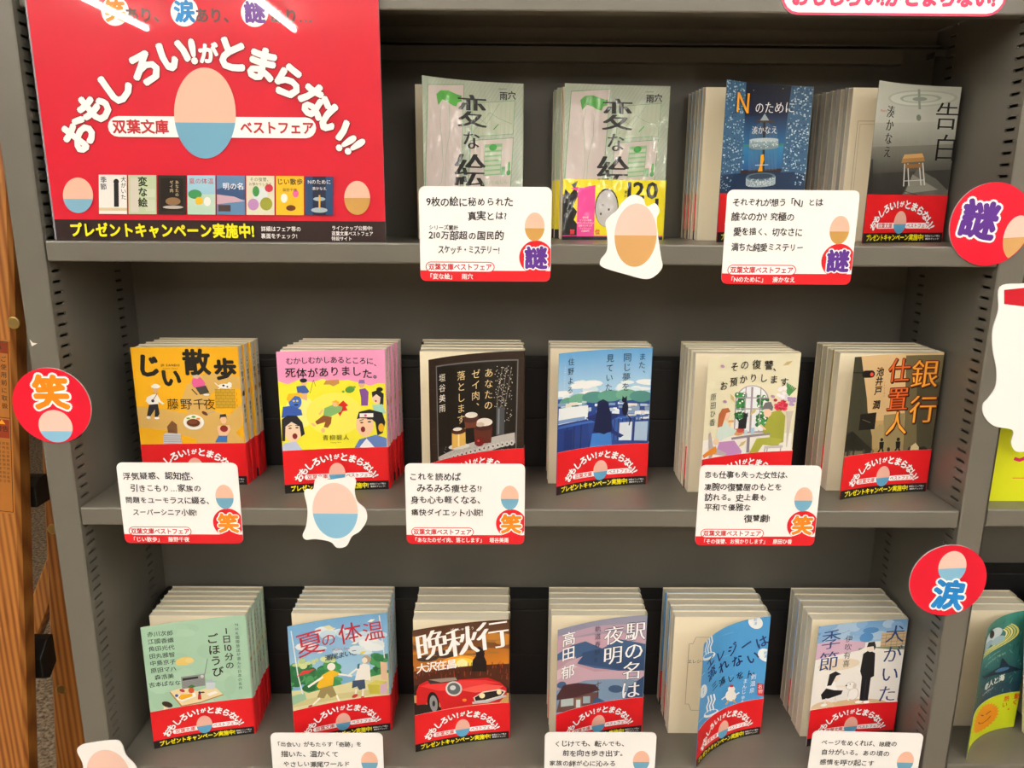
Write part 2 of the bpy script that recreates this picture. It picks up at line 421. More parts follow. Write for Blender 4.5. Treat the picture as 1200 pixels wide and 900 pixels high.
def post(mb, xo, xi, y1=DEP+2):
    """hollow folded post: front face with softened edges, outer sheet"""
    r = 2.2; s = 1 if xi > xo else -1
    prof = [(xi, y1), (xi, r), (xi-s*0.6, 0.6), (xi-s*r, 0), (xo+s*r, 0), (xo+s*0.6, 0.6), (xo, r), (xo, y1)]
    n = len(mb.v); k = len(prof)
    mb.v += [(x, y, ZB) for x, y in prof]+[(x, y, ZT) for x, y in prof]
    mb.f += [(n+i, n+i+1, n+k+i+1, n+k+i) for i in range(1, k-1)]
    return mb
bc = tag(empty('steel_bookcase', 0, 0, -ZO), 'dark grey steel bookcase with slotted sides holding the fair display', 'bookcase')
def zb(mb):      # bookcase parts are written in heights relative to the upper shelf board
    mb.v = [(x, y, z+ZO) for x, y, z in mb.v]; return mb
zb(post(MB(), -459.0, -WALL)).build('post', 'steel_paint', bc)
zb(slotted_wall(-WALL, -1, -900, 540)).build('side_panel', 'steel_paint', bc)
zb(slotted_wall(WALL, 1, -900, 540)).build('side_panel', 'steel_paint', bc)
zb(post(MB(), 457.5, WALL)).build('post', 'steel_paint', bc)
zb(MB().box(-WALL-20, WALL+20, DEP, DEP+1.5, ZB, ZT)).build('back_panel', 'steel_paint', bc)
zb(MB().box(-WALL, WALL, 4, 30, ZB, -1250)).build('kick_plate', 'steel_paint', bc)
for z in (0.0, -256.0, -551.0, -860.0):
    zb(MB().extrude_x(shelf_profile(0, DEP-1, z), -WALL+1.6, WALL-1.6)).build('shelf_board', 'steel_paint', bc)
zb(MB().extrude_x(shelf_profile(8, DEP-1, 213.5), -WALL+1.6, WALL-1.6)).build('shelf_board', 'steel_paint', bc)
zb(MB().extrude_x([(DEP-14, 178), (DEP-14, 192), (DEP-12.5, 192), (DEP-12.5, 179.5), (DEP, 179.5), (DEP, 178)], -WALL+8, WALL-40)).build('rear_rail', 'steel_paint', bc)
hk = MB().box(418, 430, DEP-26, DEP-24, 184, 190).box(418, 419.5, DEP-24, DEP-10, 182, 188)
zb(hk).build('shelf_clip', 'bare_steel', bc)
# right-hand neighbour
X2 = 458.0
bc2 = tag(empty('steel_bookcase', 0, 0, -ZO), 'neighbouring grey steel bookcase with a lime board and sea-green paperbacks', 'bookcase')
zb(slotted_wall(X2, -1, -900, 540)).build('side_panel', 'steel_paint', bc2)
zb(slotted_wall(X2+863, 1, -900, 540)).build('side_panel', 'steel_paint', bc2)
zb(post(MB(), X2+890, X2+863)).build('post', 'steel_paint', bc2)
zb(MB().box(X2, X2+880, DEP, DEP+1.5, ZB, ZT)).build('back_panel', 'steel_paint', bc2)
zb(MB().box(X2, X2+863, 4, 30, ZB, -1250)).build('kick_plate', 'steel_paint', bc2)
for z in (0.0, -254.0, -546.0, -860.0, 213.5):
    zb(MB().extrude_x(shelf_profile(0 if z < 200 else 8, DEP-1, z), X2+0.6, X2+861)).build('shelf_board', 'steel_paint', bc2)
# black boards standing along the back of the lower shelves
def backing(x0, x1, k, hs, label, y0=125.0):
    r = tag(empty('backing_board', (x0+x1)/2, y0, SH[k] if x0 < 450 else {2: -254.0, 3: -546.0}[k]), label, 'display board'); w = (x1-x0)/2; z = 0.0
    for h in hs:
        MB().box(-w, w, 0, DEP-y0-2, z, h-0.9).build('plank', 'black_board', r, 0.8); z = h-0.6
backing(-427, 427, 2, (57, 115, 124), 'black slatted backing board behind the books on the middle shelf')
backing(-427, 427, 3, (56, 115, 130), 'black slatted backing board behind the books on the lower shelf')
backing(X2+3, X2+858, 3, (57, 115, 160), 'black slatted backing board behind the sea-green paperbacks')

# ================================================================== books
BW, BH = 105.0, 148.0
def ribbon(pts, nrm, z0, z1, t, outer, inner, name, m):
    """folded paper strip along pts (n x 2) with outward normals; outer and inner colours"""
    n = len(pts); pts = np.array(pts); nrm = np.array(nrm); V = []; F = []; C = []
    a = pts; b = pts+nrm*t
    for P in (a, b):
        for z in (z0, z1): V += [(x, y, z) for x, y in P]
    i0, i1, o0, o1 = 0, n, 2*n, 3*n
    for i in range(n-1):
        F.append((o0+i, o0+i+1, o1+i+1, o1+i)); C.append(outer if isinstance(outer, str) else outer[i])
        F.append((i0+i+1, i0+i, i1+i, i1+i+1)); C.append(inner)
        F.append((o1+i, o1+i+1, i1+i+1, i1+i)); C.append(inner)
        F.append((i0+i, i0+i+1, o0+i+1, o0+i)); C.append(inner)
    for i in (0, n-1): F.append((i0+i, o0+i, o1+i, i1+i)); C.append(outer if isinstance(outer, str) else outer[min(i, n-2)])
    return colmesh(name, V, F, C, m)
def wrap_path(path, th, w):
    """free edge -> along the front -> spine -> back; returns points, normals and which run is the spine"""
    us = np.linspace(0, w, 21 if not path.flat else 2); x, y = path.at(us, 0.0)
    if path.flat: ph = np.zeros(len(us))
    else: ph = np.interp(w-us, path.s, path.ph)
    P = list(zip(x, y)); N = list(zip(np.sin(ph), -np.cos(ph))); k = len(P)
    P += [(w+0.5, 0.5), (w+0.9, th*0.3), (w+0.9, th*0.7), (w+0.5, th-0.5), (w-0.5, th), (0.0, th)]
    N += [(0.7, -0.7), (1, 0), (1, 0), (0.7, 0.7), (0, 1), (0, 1)]
    return P, N, k
def page_block(th, w=BW, h=BH):
    b = 0.6
    return MB().extrude_x([(0.4, 0), (0.4, h-1.2), (th-0.4, h-1.2), (th-0.4, 0)], 0.6, w-0.8)
BAND_H = 46.0
def band_print(P, small=False):
    """the fair's red band: arched slogan, white pills, black strip with yellow line; coordinates in mm"""
    P.R(0, 0, BW, BAND_H, '#DE1B22'); P.R(0, 0, BW, 9.5, '#191313')
    P.pill(20, 13.6, 48, 19.2, '#FFFFFF'); P.pill(60, 13.6, 90, 19.2, '#FFFFFF')
    P.T('双葉文庫', 33, 16.4, 5.2, '#D2232A', 0.015); P.T('ベストフェア', 75.5, 16.4, 4.5, '#D2232A', 0.015)
    P.arc('おもしろい!がとまらない!', 53, 0.6, 42.5, -70, 70, 9.2, '#FFFFFF', 0.045, edge='#A50F14', eb=0.04, ry=36.5)
    P.oval(53, 19.5, 8.2, 11.0, '#F0B9A8', '#5FA6CE', -0.15)
    P.T('プレゼントキャンペーン実施中!', 45, 4.9, 6.6, '#F6EC1B', 0.04, sx=0.84)
    P.T('詳細はフェア帯の', 94, 6.2, 2.1, '#FFFFFF', 0.01); P.T('裏面をチェック!', 94, 3.4, 2.1, '#FFFFFF', 0.01)
def jacket_part(name, path, th, z0, z1, off, outer, spine, inner, parent, m):
    P, N, k = wrap_path(path, th, BW)
    P = [(p[0]+n[0]*off, p[1]+n[1]*off) for p, n in zip(P, N)]
    cols = [outer]*(k)+[spine]*4+[outer]*2
    return obj(name, ribbon(P, N, z0, z1, 0.25, cols[:len(P)-1], inner, name, m), parent)
COVERS = {}
def copy_tree(o, parent=None):
    c = o.copy(); COL.objects.link(c); c.parent = parent
    for ch in list(o.children): copy_tree(ch, c)
    return c
STACKS = []
def stack(key, x, yf, shelf, n, pitch, op, base, spine, label, rear_label, group, band=True, shift=(0, 0), rz=0.0, m='printed', spine_text=None, inner='#E9E0C6', jit=1.2, zs=None, front_page=None, band_cols=('#DE1B22', '#191313'), band_h=BAND_H):
    z = SH[shelf] if zs is None else zs; th = pitch-1.2
    def make(path, lab, front):
        r = tag(empty('paperback_book', 0, 0, 0), lab, 'book', group)
        pm = page_block(th).mesh('page_block', 'pages'); pm.materials.append(MATS['page_cream'])
        for pl in pm.polygons:
            if abs(pl.normal.y) > 0.9: pl.material_index = 1
        b = obj('page_block', pm, r)
        if front and front_page: front_page(b)
        boff = 0.8 if front else 0.3
        j = jacket_part('jacket', path, th, 0.6, BH, 0.03, base, spine, inner, r, m)
        if band:
            bb = jacket_part('paper_band', path, th, 0.3, band_h, boff, band_cols[0], band_cols[0], '#F2EFEA', r, m)
        if front:
            p = Print(path, BW, BH, 0.29); COVERS[key](p); p.build('cover_print', j, m)
            if band:
                p = Print(path, BW, band_h, 1.06); (COVERS.get(key+'_band') or band_print)(p); p.build('band_print', bb, m)
        elif band and band_cols[1]:
            p = Print(path, BW, BAND_H, 0.56); p.R(0, 0, BW, 9.5, band_cols[1]); p.build('band_print', bb, m)
        sp = Print(Path(1000.0), th, BH, 0.0)
        if spine_text:
            col, tcol, blocks = spine_text
            for t, v, size, c in blocks:
                yv = v
                for ch in t:
                    sp.char(ch, (th/2, yv), size, c, 0.01); yv -= size*1.04
            if band: sp.off = 0.0
            me = sp.mesh('spine_lettering', m); 
            # turn the flat print so that it lies on the spine
            co_ = np.empty(len(me.vertices)*3); me.vertices.foreach_get('co', co_); co_ = co_.reshape(-1, 3)
            out = np.column_stack([np.full(len(co_), (BW+0.9+0.3)*MM), co_[:, 0], co_[:, 2]]); me.vertices.foreach_set('co', out.ravel()); me.update()
            obj('spine_lettering', me, j)
        return r
    f = make(Path(BW, *op), label, True)
    f.location = (x*MM, yf*MM, (z+ZO)*MM); f.rotation_euler.z = math.radians(rz)
    if n > 1:
        proto = make(Path(BW), rear_label, False)
        for i in range(1, n):
            o = proto if i == 1 else copy_tree(proto)
            o['label'] = rear_label % ('first', 'second', 'third', 'fourth', 'fifth', 'sixth')[i-1]
            t = i/(n-1)
            o.location = ((x+shift[0]*t+random.uniform(-jit, jit))*MM, (yf+i*pitch)*MM, (z+ZO)*MM)
    return f
# ------------------------------------------------------------------ cover designs (layout units are set by frame())
def cover(f): COVERS[f.__name__[2:]] = f; return f
def blobs(p, x0, y0, x1, y1, n, r0, r1, cols, seed=1, flat=0.7):
    g = random.Random(seed)
    for i in range(n): p.E(g.uniform(x0, x1), g.uniform(y0, y1), g.uniform(r0, r1), g.uniform(r0, r1)*flat, g.choice(cols), n=10)
def green_page(p):
    p.R(0, 0, 3000, 3000, '#A6B29F')
    g = random.Random(3)
    for i in range(58):                                     # fine diagonal ruling of the border
        x = -500+i*26; p.L([(x, 1300), (x+760, -60)], 3, '#B8C0B0')
    p.R(140, 100, 400, 1300, '#5E9A62'); p.R(144, 104, 396, 1300, '#C9BDB8')
    p.R(460, 226, 742, 462, '#6FA372'); p.R(464, 230, 738, 458, '#B3BDA6')
    p.R(455, 486, 745, 1300, '#5E9A62'); p.R(459, 490, 741, 1300, '#C6BCB4')
    for i in range(9): p.L([(480+i*29, 232), (480+i*29, 456)], 2, '#9FB096')
    p.L([(470, 430), (530, 360), (580, 300), (640, 345), (730, 390)], 3, '#7E9C7C'); p.L([(470, 300), (560, 380), (640, 240)], 3, '#7E9C7C'); p.L([(610, 420), (640, 385)], 7, '#3F9A44')
    p.P([(205, 165), (235, 138), (290, 140), (345, 165), (390, 180), (372, 195), (392, 215), (360, 222), (350, 250), (320, 240), (285, 215), (250, 200), (222, 238)], '#4C9E3F')
    p.L([(250, 210), (235, 330), (255, 480), (270, 640), (262, 770)], 3, '#8FB48B'); p.L([(300, 240), (310, 420), (285, 600), (290, 760)], 3, '#8FB48B'); p.L([(262, 770), (225, 800), (235, 815), (290, 812), (290, 760)], 3, '#8FB48B')
    p.R(556, 522, 672, 745, '#86B583')
    for i in range(6): p.R(560, 545+i*34, 668, 566+i*34, '#B9C3AC')
    p.E(612, 546, 26, 24, '#3F9A44'); p.R(676, 690, 700, 750, '#6FA372'); p.E(724, 690, 10, 34, '#4A9A4C'); p.E(724, 735, 14, 20, '#3F8A40')
    p.T('変', 458, 288, 244, '#16181A', ('x', 0.042)); p.T('な', 462, 485, 150, '#16181A', ('x', 0.03)); p.T('絵', 460, 700, 256, '#16181A', ('x', 0.042))
    p.T('雨穴', 690, 190, 62, '#23282A', 0.02); p.T('Uketsu', 655, 140, 18, '#3A4A3C'); p.T('のめりぬしん', 635, 800, 34, '#8FB48B')
@cover
def c_painting(p): p.frame((97, 42), (785, 112), (150, 1168)); green_page(p)
@cover
def c_film(p): p.frame((97, 42), (785, 112), (150, 1168)); green_page(p)
@cover
def c_film_band(p):
    p.frame((664, 442), (1022, 442), (664, 665))
    p.R(600, 400, 1100, 700, '#F3E21C')
    p.P([(640, 480), (668, 500), (672, 478), (690, 495), (710, 470), (718, 500), (700, 540), (716, 560), (705, 590), (720, 610), (716, 700), (640, 700)], '#17191B')
    p.P([(693, 462), (716, 448), (706, 478)], '#17191B')
    p.E(820, 545, 42, 72, '#1B1B1B'); p.E(820, 548, 39, 68, '#B9B5B2'); p.E(806, 536, 4, 5, '#111111'); p.E(828, 552, 4, 5, '#111111'); p.E(800, 568, 3, 5, '#111111')
    p.P([(716, 475), (778, 462), (778, 660), (716, 660)], '#EE4A9B'); p.P([(690, 475), (718, 470), (718, 485)], '#EE4A9B'); p.R(660, 648, 1030, 651, '#EE4A9B'); p.R(660, 652, 1030, 670, '#1B1D22')
    p.T('120', 945, 478, 84, '#15171B', 0.03, sx=1.1); p.V('万部突破', 1004, 448, 11, '#F3E21C', 0.01); p.V('累計', 886, 482, 12, '#15171B', 0.01)
    for i, t in enumerate(('愛知県', 'オリコン年間', '本ランキング2023', '日販ランキング', 'フィクション', '文庫部門')): p.T(t, 746, 582+i*10, 8, '#FFFFFF')
    p.T('第', 700, 635, 20, '#D8303C', 0.03); p.T('位', 790, 635, 20, '#D8303C', 0.03); p.R(990, 510, 1002, 560, '#17191B')
    p.T('映画化決定', 950, 600, 22, '#15171B', 0.02)
@cover
def c_fountain(p):
    p.frame((65, 55), (655, 100), (5, 1208)); p.R(-100, 0, 1000, 1400, '#1E3656')
    p.G(150, 60, 560, 300, '#171A26', '#1B2440'); p.G(150, 300, 560, 520, '#1B2440', '#2B6A9E'); p.G(150, 520, 560, 700, '#2F86B4', '#26508C')
    p.R(150, 505, 560, 522, '#3C7E72')
    g = random.Random(5)
    p.P([(60, 40), (222, 66), (205, 712), (-10, 720)], '#3A6082'); p.P([(528, 70), (680, 80), (640, 740), (468, 725)], '#3A6082'); p.step = 0.0006
    for i in range(1100):                                   # speckled glass walls on both sides
        a = g.random() < 0.5; x = g.uniform(-20, 212) if a else g.uniform(470, 660); y = g.uniform(20, 840)
        if (not a and x < 525-(y-90)*0.075) or (y > 715 and 130 < x < 560): continue
        p.E(x, y, g.uniform(3, 8), g.uniform(3, 8), g.choice(['#9FBCCE', '#6F98B2', '#D2E2E8', '#1E3E60', '#2A5274', '#B9D2DC']), n=5)
    p.step = 0.003; p.R(190, 690, 475, 712, '#33241F'); p.P([(140, 720), (560, 720), (520, 790), (560, 850), (80, 850), (130, 790)], '#1C3150')
    for i in range(26): p.L([(255+i*7.4, 330+abs(i-13)*6), (250+i*7.6, 700)], 1.6, '#6F8FAE')
    p.R(346, 320, 362, 720, '#2B2A2C'); p.P([(355, 280), (385, 330), (425, 345), (425, 352), (300, 345), (300, 332), (330, 325)], '#4A3A2E'); p.P([(355, 285), (385, 335), (325, 335)], '#9FB0B8')
    p.R(250, 475, 450, 530, '#90A7AE'); p.E(350, 475, 100, 14, '#B9C8CA'); p.E(350, 530, 100, 16, '#7F979E')
    p.R(232, 745, 436, 800, '#A8B8BE'); p.E(334, 745, 102, 30, '#5D7684'); p.E(334, 742, 84, 20, '#2F4258'); p.E(334, 800, 102, 22, '#A8B8BE')
    for i in range(130): p.E(g.uniform(245, 425), g.uniform(760, 812), 4, 4, g.choice(['#DDE6E6', '#7C939C']), n=5)
    for i in range(60): p.E(g.uniform(255, 445), g.uniform(480, 535), 4, 4, g.choice(['#DDE6E6', '#6E868C']), n=5)
    p.P([(332, 585), (352, 580), (356, 620), (344, 660), (346, 705), (314, 705), (328, 660)], '#F0A91C'); p.R(294, 655, 384, 662, '#B9D3DA')
    p.T('N', 193, 205, 210, '#F0A32A', ('x', 0.02), sx=0.95); p.T('のために', 415, 245, 92, '#F4F4F2', ('x', 0.014)); p.T('湊かなえ', 352, 405, 62, '#F4F4F2', ('x', 0.014))
    p.E(270, 122, 4, 4, '#C9A050', n=6); p.E(468, 110, 4, 4, '#C9A050', n=6)
@cover
def c_desk(p):
    p.frame((727, 93), (980, 115), (650, 640)); p.G(600, 80, 1000, 230, '#C3C8BC', '#B4B7AC'); p.G(600, 230, 1000, 310, '#B4B7AC', '#7C7C72'); p.G(600, 310, 1000, 400, '#7C7C72', '#3A3934'); p.G(600, 400, 1000, 660, '#3A3934', '#1A1917')
    p.P([(600, 700), (670, 360), (700, 350), (690, 700)], '#2A2926')
    p.P([(790, 500), (850, 390), (900, 430), (960, 520), (900, 520)], '#5E5D55'); p.P([(808, 478), (835, 410), (905, 470)], '#86857A')
    p.E(865, 150, 105, 28, '#AEB5A8'); p.E(865, 150, 96, 23, '#C6CBBF'); p.E(865, 150, 62, 15, '#A3AC9E'); p.E(865, 151, 52, 11, '#C0C6BA'); p.E(865, 152, 22, 7, '#8E978A')
    p.L([(864, 120), (864, 185)], 7, '#8E978A'); p.E(860, 215, 7, 11, '#7E887B'); p.E(850, 300, 6, 8, '#8A8E82')
    for x0, x1 in ((812, 806), (866, 868), (822, 822), (856, 858)): p.L([(x0, 372), (x1, 450)], 3.4, '#C9C9C4')
    p.L([(808, 432), (868, 432)], 2.5, '#C9C9C4'); p.L([(808, 468), (880, 500), (930, 540)], 2, '#2B2B28')
    p.P([(806, 352), (870, 350), (872, 366), (802, 368)], '#A67A45'); p.P([(812, 340), (866, 338), (870, 352), (806, 354)], '#C79B62'); p.R(814, 374, 862, 388, '#8A6238')
    p.V('告白', 938, 162, 102, '#101010', ('x', 0.013), 1.08, dx=-8); p.V('湊かなえ', 770, 172, 44, '#101010', ('x', 0.024), 1.02, dx=-5); p.T('Minato', 744, 190, 13, '#C05050', 0)
@cover
def c_stroll(p):
    p.frame((12, 72), (695, 64), (40, 985)); p.R(-50, 0, 900, 1100, '#F1B31C')
    p.P([(20, 450), (200, 470), (350, 500), (320, 400), (350, 320), (430, 250), (560, 232), (720, 260), (720, 330), (560, 330), (510, 370), (480, 450), (520, 480), (620, 510), (720, 420), (720, 560), (660, 625), (720, 680), (720, 760), (380, 760), (400, 670), (200, 610), (20, 585)], '#D8B062')
    p.R(536, 340, 668, 462, '#C89E2C')
    for r in range(7):
        p.L([(536, 340+r*20), (668, 340+r*20)], 3.5, '#A88420')
        for c in range(5): p.L([(545+c*30+(r % 2)*14, 340+r*20), (545+c*30+(r % 2)*14, 358+r*20)], 3, '#A88420') if r < 6 else None
    # walker in white
    p.P([(105, 435), (160, 430), (168, 500), (150, 525), (135, 520), (140, 470), (108, 515), (85, 512)], '#26262A'); p.P([(128, 375), (160, 370), (180, 415), (205, 435), (190, 440), (165, 420), (165, 435), (105, 440), (85, 415), (95, 390)], '#F4F1EA')
    p.E(152, 345, 16, 20, '#E9B98C'); p.E(155, 322, 30, 12, '#F2EFE8'); p.E(155, 316, 20, 12, '#F2EFE8'); p.E(95, 525, 14, 8, '#FFFFFF'); p.E(148, 528, 16, 8, '#FFFFFF'); p.L([(160, 370), (130, 412)], 4, '#333333'); p.E(130, 415, 10, 10, '#333333')
    # seated woman in pink
    p.P([(395, 270), (450, 262), (478, 300), (470, 325), (400, 328), (388, 300)], '#E5629C'); p.E(418, 250, 24, 16, '#C9C4BE'); p.E(424, 262, 12, 9, '#E9B98C'); p.P([(410, 328), (480, 315), (500, 360), (440, 375)], '#45413E'); p.L([(388, 340), (420, 375)], 7, '#3A3633'); p.E(480, 375, 20, 6, '#F3F3F3')
    # spotted cat
    p.E(605, 318, 44, 16, '#F4F1E8'); p.E(636, 305, 14, 13, '#F4F1E8'); p.E(595, 314, 8, 7, '#333333'); p.E(620, 322, 6, 5, '#333333'); p.L([(562, 318), (538, 296)], 5, '#F4F1E8'); p.L([(580, 326), (560, 336)], 5, '#F4F1E8'); p.L([(630, 326), (640, 338)], 5, '#F4F1E8')
    # plate of food, spoon
    p.E(386, 557, 70, 52, '#D9CDB8'); p.E(386, 555, 67, 49, '#F7F3EA'); p.E(386, 558, 52, 36, '#E8DFD0'); p.E(384, 560, 44, 26, '#5C2F1C'); p.E(380, 555, 30, 14, '#7A4124'); p.E(352, 530, 13, 6, '#7FB04A'); p.E(388, 520, 14, 7, '#5F9A3E'); p.E(418, 533, 13, 7, '#E08A2A')
    p.E(463, 497, 22, 11, '#6A3820', 30); p.L([(478, 500), (528, 484)], 5, '#A9A9A9')
    # reader in blue trousers
    p.P([(520, 690), (550, 640), (605, 640), (600, 690)], '#3C74B8'); p.P([(545, 580), (620, 575), (628, 605), (600, 645), (550, 645), (538, 600)], '#EBC29A'); p.E(583, 540, 20, 26, '#EBC29A'); p.P([(558, 535), (562, 505), (600, 500), (610, 540), (602, 520), (568, 522)], '#2A2A2A'); p.E(584, 598, 26, 22, '#8C2A2A')
    # stone house
    p.P([(210, 585), (245, 545), (275, 570), (275, 630), (215, 632)], '#7A5232'); p.P([(180, 640), (200, 625), (295, 632), (300, 700), (180, 700)], '#C9CBD0')
    for i in range(5): p.L([(182, 645+i*13), (298, 648+i*13)], 3, '#8A8D96')
    p.T('じ', 118, 188, 150, '#1F1D1A', 0.05, rot=-6); p.T('い', 258, 265, 130, '#1F1D1A', 0.05); p.T('散', 428, 165, 172, '#1F1D1A', 0.035); p.T('歩', 612, 208, 142, '#1F1D1A', 0.045)
    p.T('JII SANDO', 258, 184, 20, '#1F1D1A', 0.02, gap=0.12); p.T('FUJINO CHIYA', 258, 206, 11, '#1F1D1A', 0, gap=0.1)
    for i, c in enumerate('藤野千夜'): p.T(c, (258, 345, 428, 497)[i], 436, 76, '#2A2622', 0.004)
@cover
def c_pinktale(p):
    p.frame((10, 72), (578, 68), (18, 858)); p.R(-50, 0, 700, 900, '#EFE83A')
    p.P([(0, 40), (600, 40), (600, 255), (540, 250), (500, 265), (430, 245), (380, 232), (300, 235), (240, 225), (190, 240), (120, 225), (60, 248), (0, 225)], '#EE9CC6')
    p.E(120, 400, 80, 90, '#F4F08A'); p.E(300, 420, 150, 120, '#F0EA60')
    p.P([(248, 255), (262, 232), (330, 228), (332, 250), (300, 265), (280, 255)], '#C08A4E'); p.E(388, 285, 26, 18, '#4E8A3C', -15); p.E(352, 296, 8, 6, '#6FA050'); p.E(412, 272, 8, 6, '#6FA050')
    # fallen figure
    p.P([(320, 370), (350, 345), (376, 372), (362, 380), (372, 400), (345, 405), (330, 432), (318, 410)], '#D3221E'); p.P([(248, 385), (300, 365), (345, 380), (338, 405), (280, 432), (240, 430)], '#7DAE6C'); p.P([(240, 425), (285, 435), (280, 470), (262, 495), (240, 490), (250, 462), (205, 475), (196, 458)], '#8A4E28')
    p.E(308, 362, 18, 16, '#F0B98E'); p.P([(288, 352), (310, 342), (328, 352), (322, 378), (312, 356)], '#E6A826'); p.L([(238, 395), (220, 418)], 10, '#F0B98E'); p.E(186, 475, 14, 7, '#F0B98E', 40); p.E(236, 508, 10, 14, '#F0B98E')
    # fisherman, blue ogre
    p.P([(105, 262), (150, 255), (172, 290), (150, 312), (110, 300)], '#3F5FA0'); p.E(146, 240, 17, 18, '#E9B98C'); p.E(144, 230, 19, 12, '#20242C'); p.P([(118, 300), (160, 300), (158, 340), (130, 330)], '#E3B48A'); p.L([(176, 300), (196, 228), (206, 262)], 2.5, '#8A6A30')
    p.E(95, 345, 34, 40, '#3E69C0'); p.P([(50, 330), (62, 300), (130, 296), (136, 322), (95, 312), (62, 345)], '#F0B81E'); p.P([(30, 370), (80, 365), (125, 390), (130, 420), (20, 430)], '#3458A8'); p.E(88, 340, 6, 5, '#F0D020'); p.E(106, 340, 6, 5, '#F0D020'); p.E(100, 362, 12, 5, '#1A2A50')
    # purple robe, woman with black hair
    p.P([(438, 285), (470, 278), (488, 300), (482, 375), (446, 375), (446, 330)], '#7C4C94'); p.E(452, 256, 17, 20, '#E3B48A'); p.P([(434, 252), (440, 232), (466, 232), (470, 252)], '#8C6AB0')
    p.E(534, 330, 28, 34, '#F1D3C0'); p.P([(508, 330), (505, 300), (540, 288), (570, 310), (566, 370), (545, 380), (552, 330), (530, 312)], '#1B1B20'); p.E(548, 286, 18, 12, '#1B1B20'); p.P([(505, 372), (560, 368), (580, 420), (520, 420)], '#9FD3C8'); p.E(526, 350, 6, 5, '#C02030')
    # large faces
    p.P([(10, 600), (30, 570), (90, 565), (125, 620), (10, 640)], '#B9C4E0'); p.E(75, 505, 45, 62, '#F3D3B6'); p.P([(20, 440), (50, 418), (100, 422), (128, 460), (138, 525), (118, 540), (112, 480), (70, 455), (38, 480), (32, 560), (16, 560)], '#20222A')
    p.E(62, 490, 9, 4, '#2A2A2A'); p.E(98, 488, 9, 4, '#2A2A2A'); p.E(85, 535, 13, 16, '#7C1E1E'); p.L([(52, 478), (70, 474)], 4, '#2A2A2A'); p.L([(90, 474), (108, 478)], 4, '#2A2A2A')
    p.P([(395, 625), (430, 565), (520, 540), (580, 560), (580, 630)], '#5A78B4'); p.P([(430, 610), (470, 560), (520, 620)], '#EDEFF5'); p.E(462, 482, 48, 66, '#F3CBA8'); p.P([(420, 450), (432, 410), (490, 396), (560, 415), (575, 470), (560, 530), (530, 545), (520, 470), (500, 450), (440, 445)], '#20222A'); p.R(436, 418, 510, 440, '#F6F3EE'); p.E(468, 430, 8, 7, '#E0569A')
    p.E(446, 470, 9, 4, '#2A2A2A'); p.E(488, 466, 10, 4, '#2A2A2A'); p.E(452, 508, 12, 16, '#7C1E1E'); p.L([(434, 460), (456, 452)], 4, '#2A2A2A'); p.L([(476, 450), (500, 452)], 4, '#2A2A2A'); p.E(552, 500, 16, 24, '#E8B028')
    for i, c in enumerate('むかしむかしあるところに'): p.T(c, 76+i*38.5, 124-6*math.sin(i*0.28)+i*0.6, 40, '#1A1A1C', 0.008)
    p.T('、', 538, 142, 36, '#1A1A1C', 0.008)
    for i, c in enumerate('死体がありました。'): p.T(c, 78+i*58, 186+4*math.sin(i)+(10 if i > 6 else 0), 56, '#1A1A1C', 0.012)
    for i, c in enumerate('青柳碧人'): p.T(c, 248+i*37, 550, 32, '#3A2F22', 0.004)
    p.T('Aoyagi Aito', 302, 577, 10, '#3A2F22')
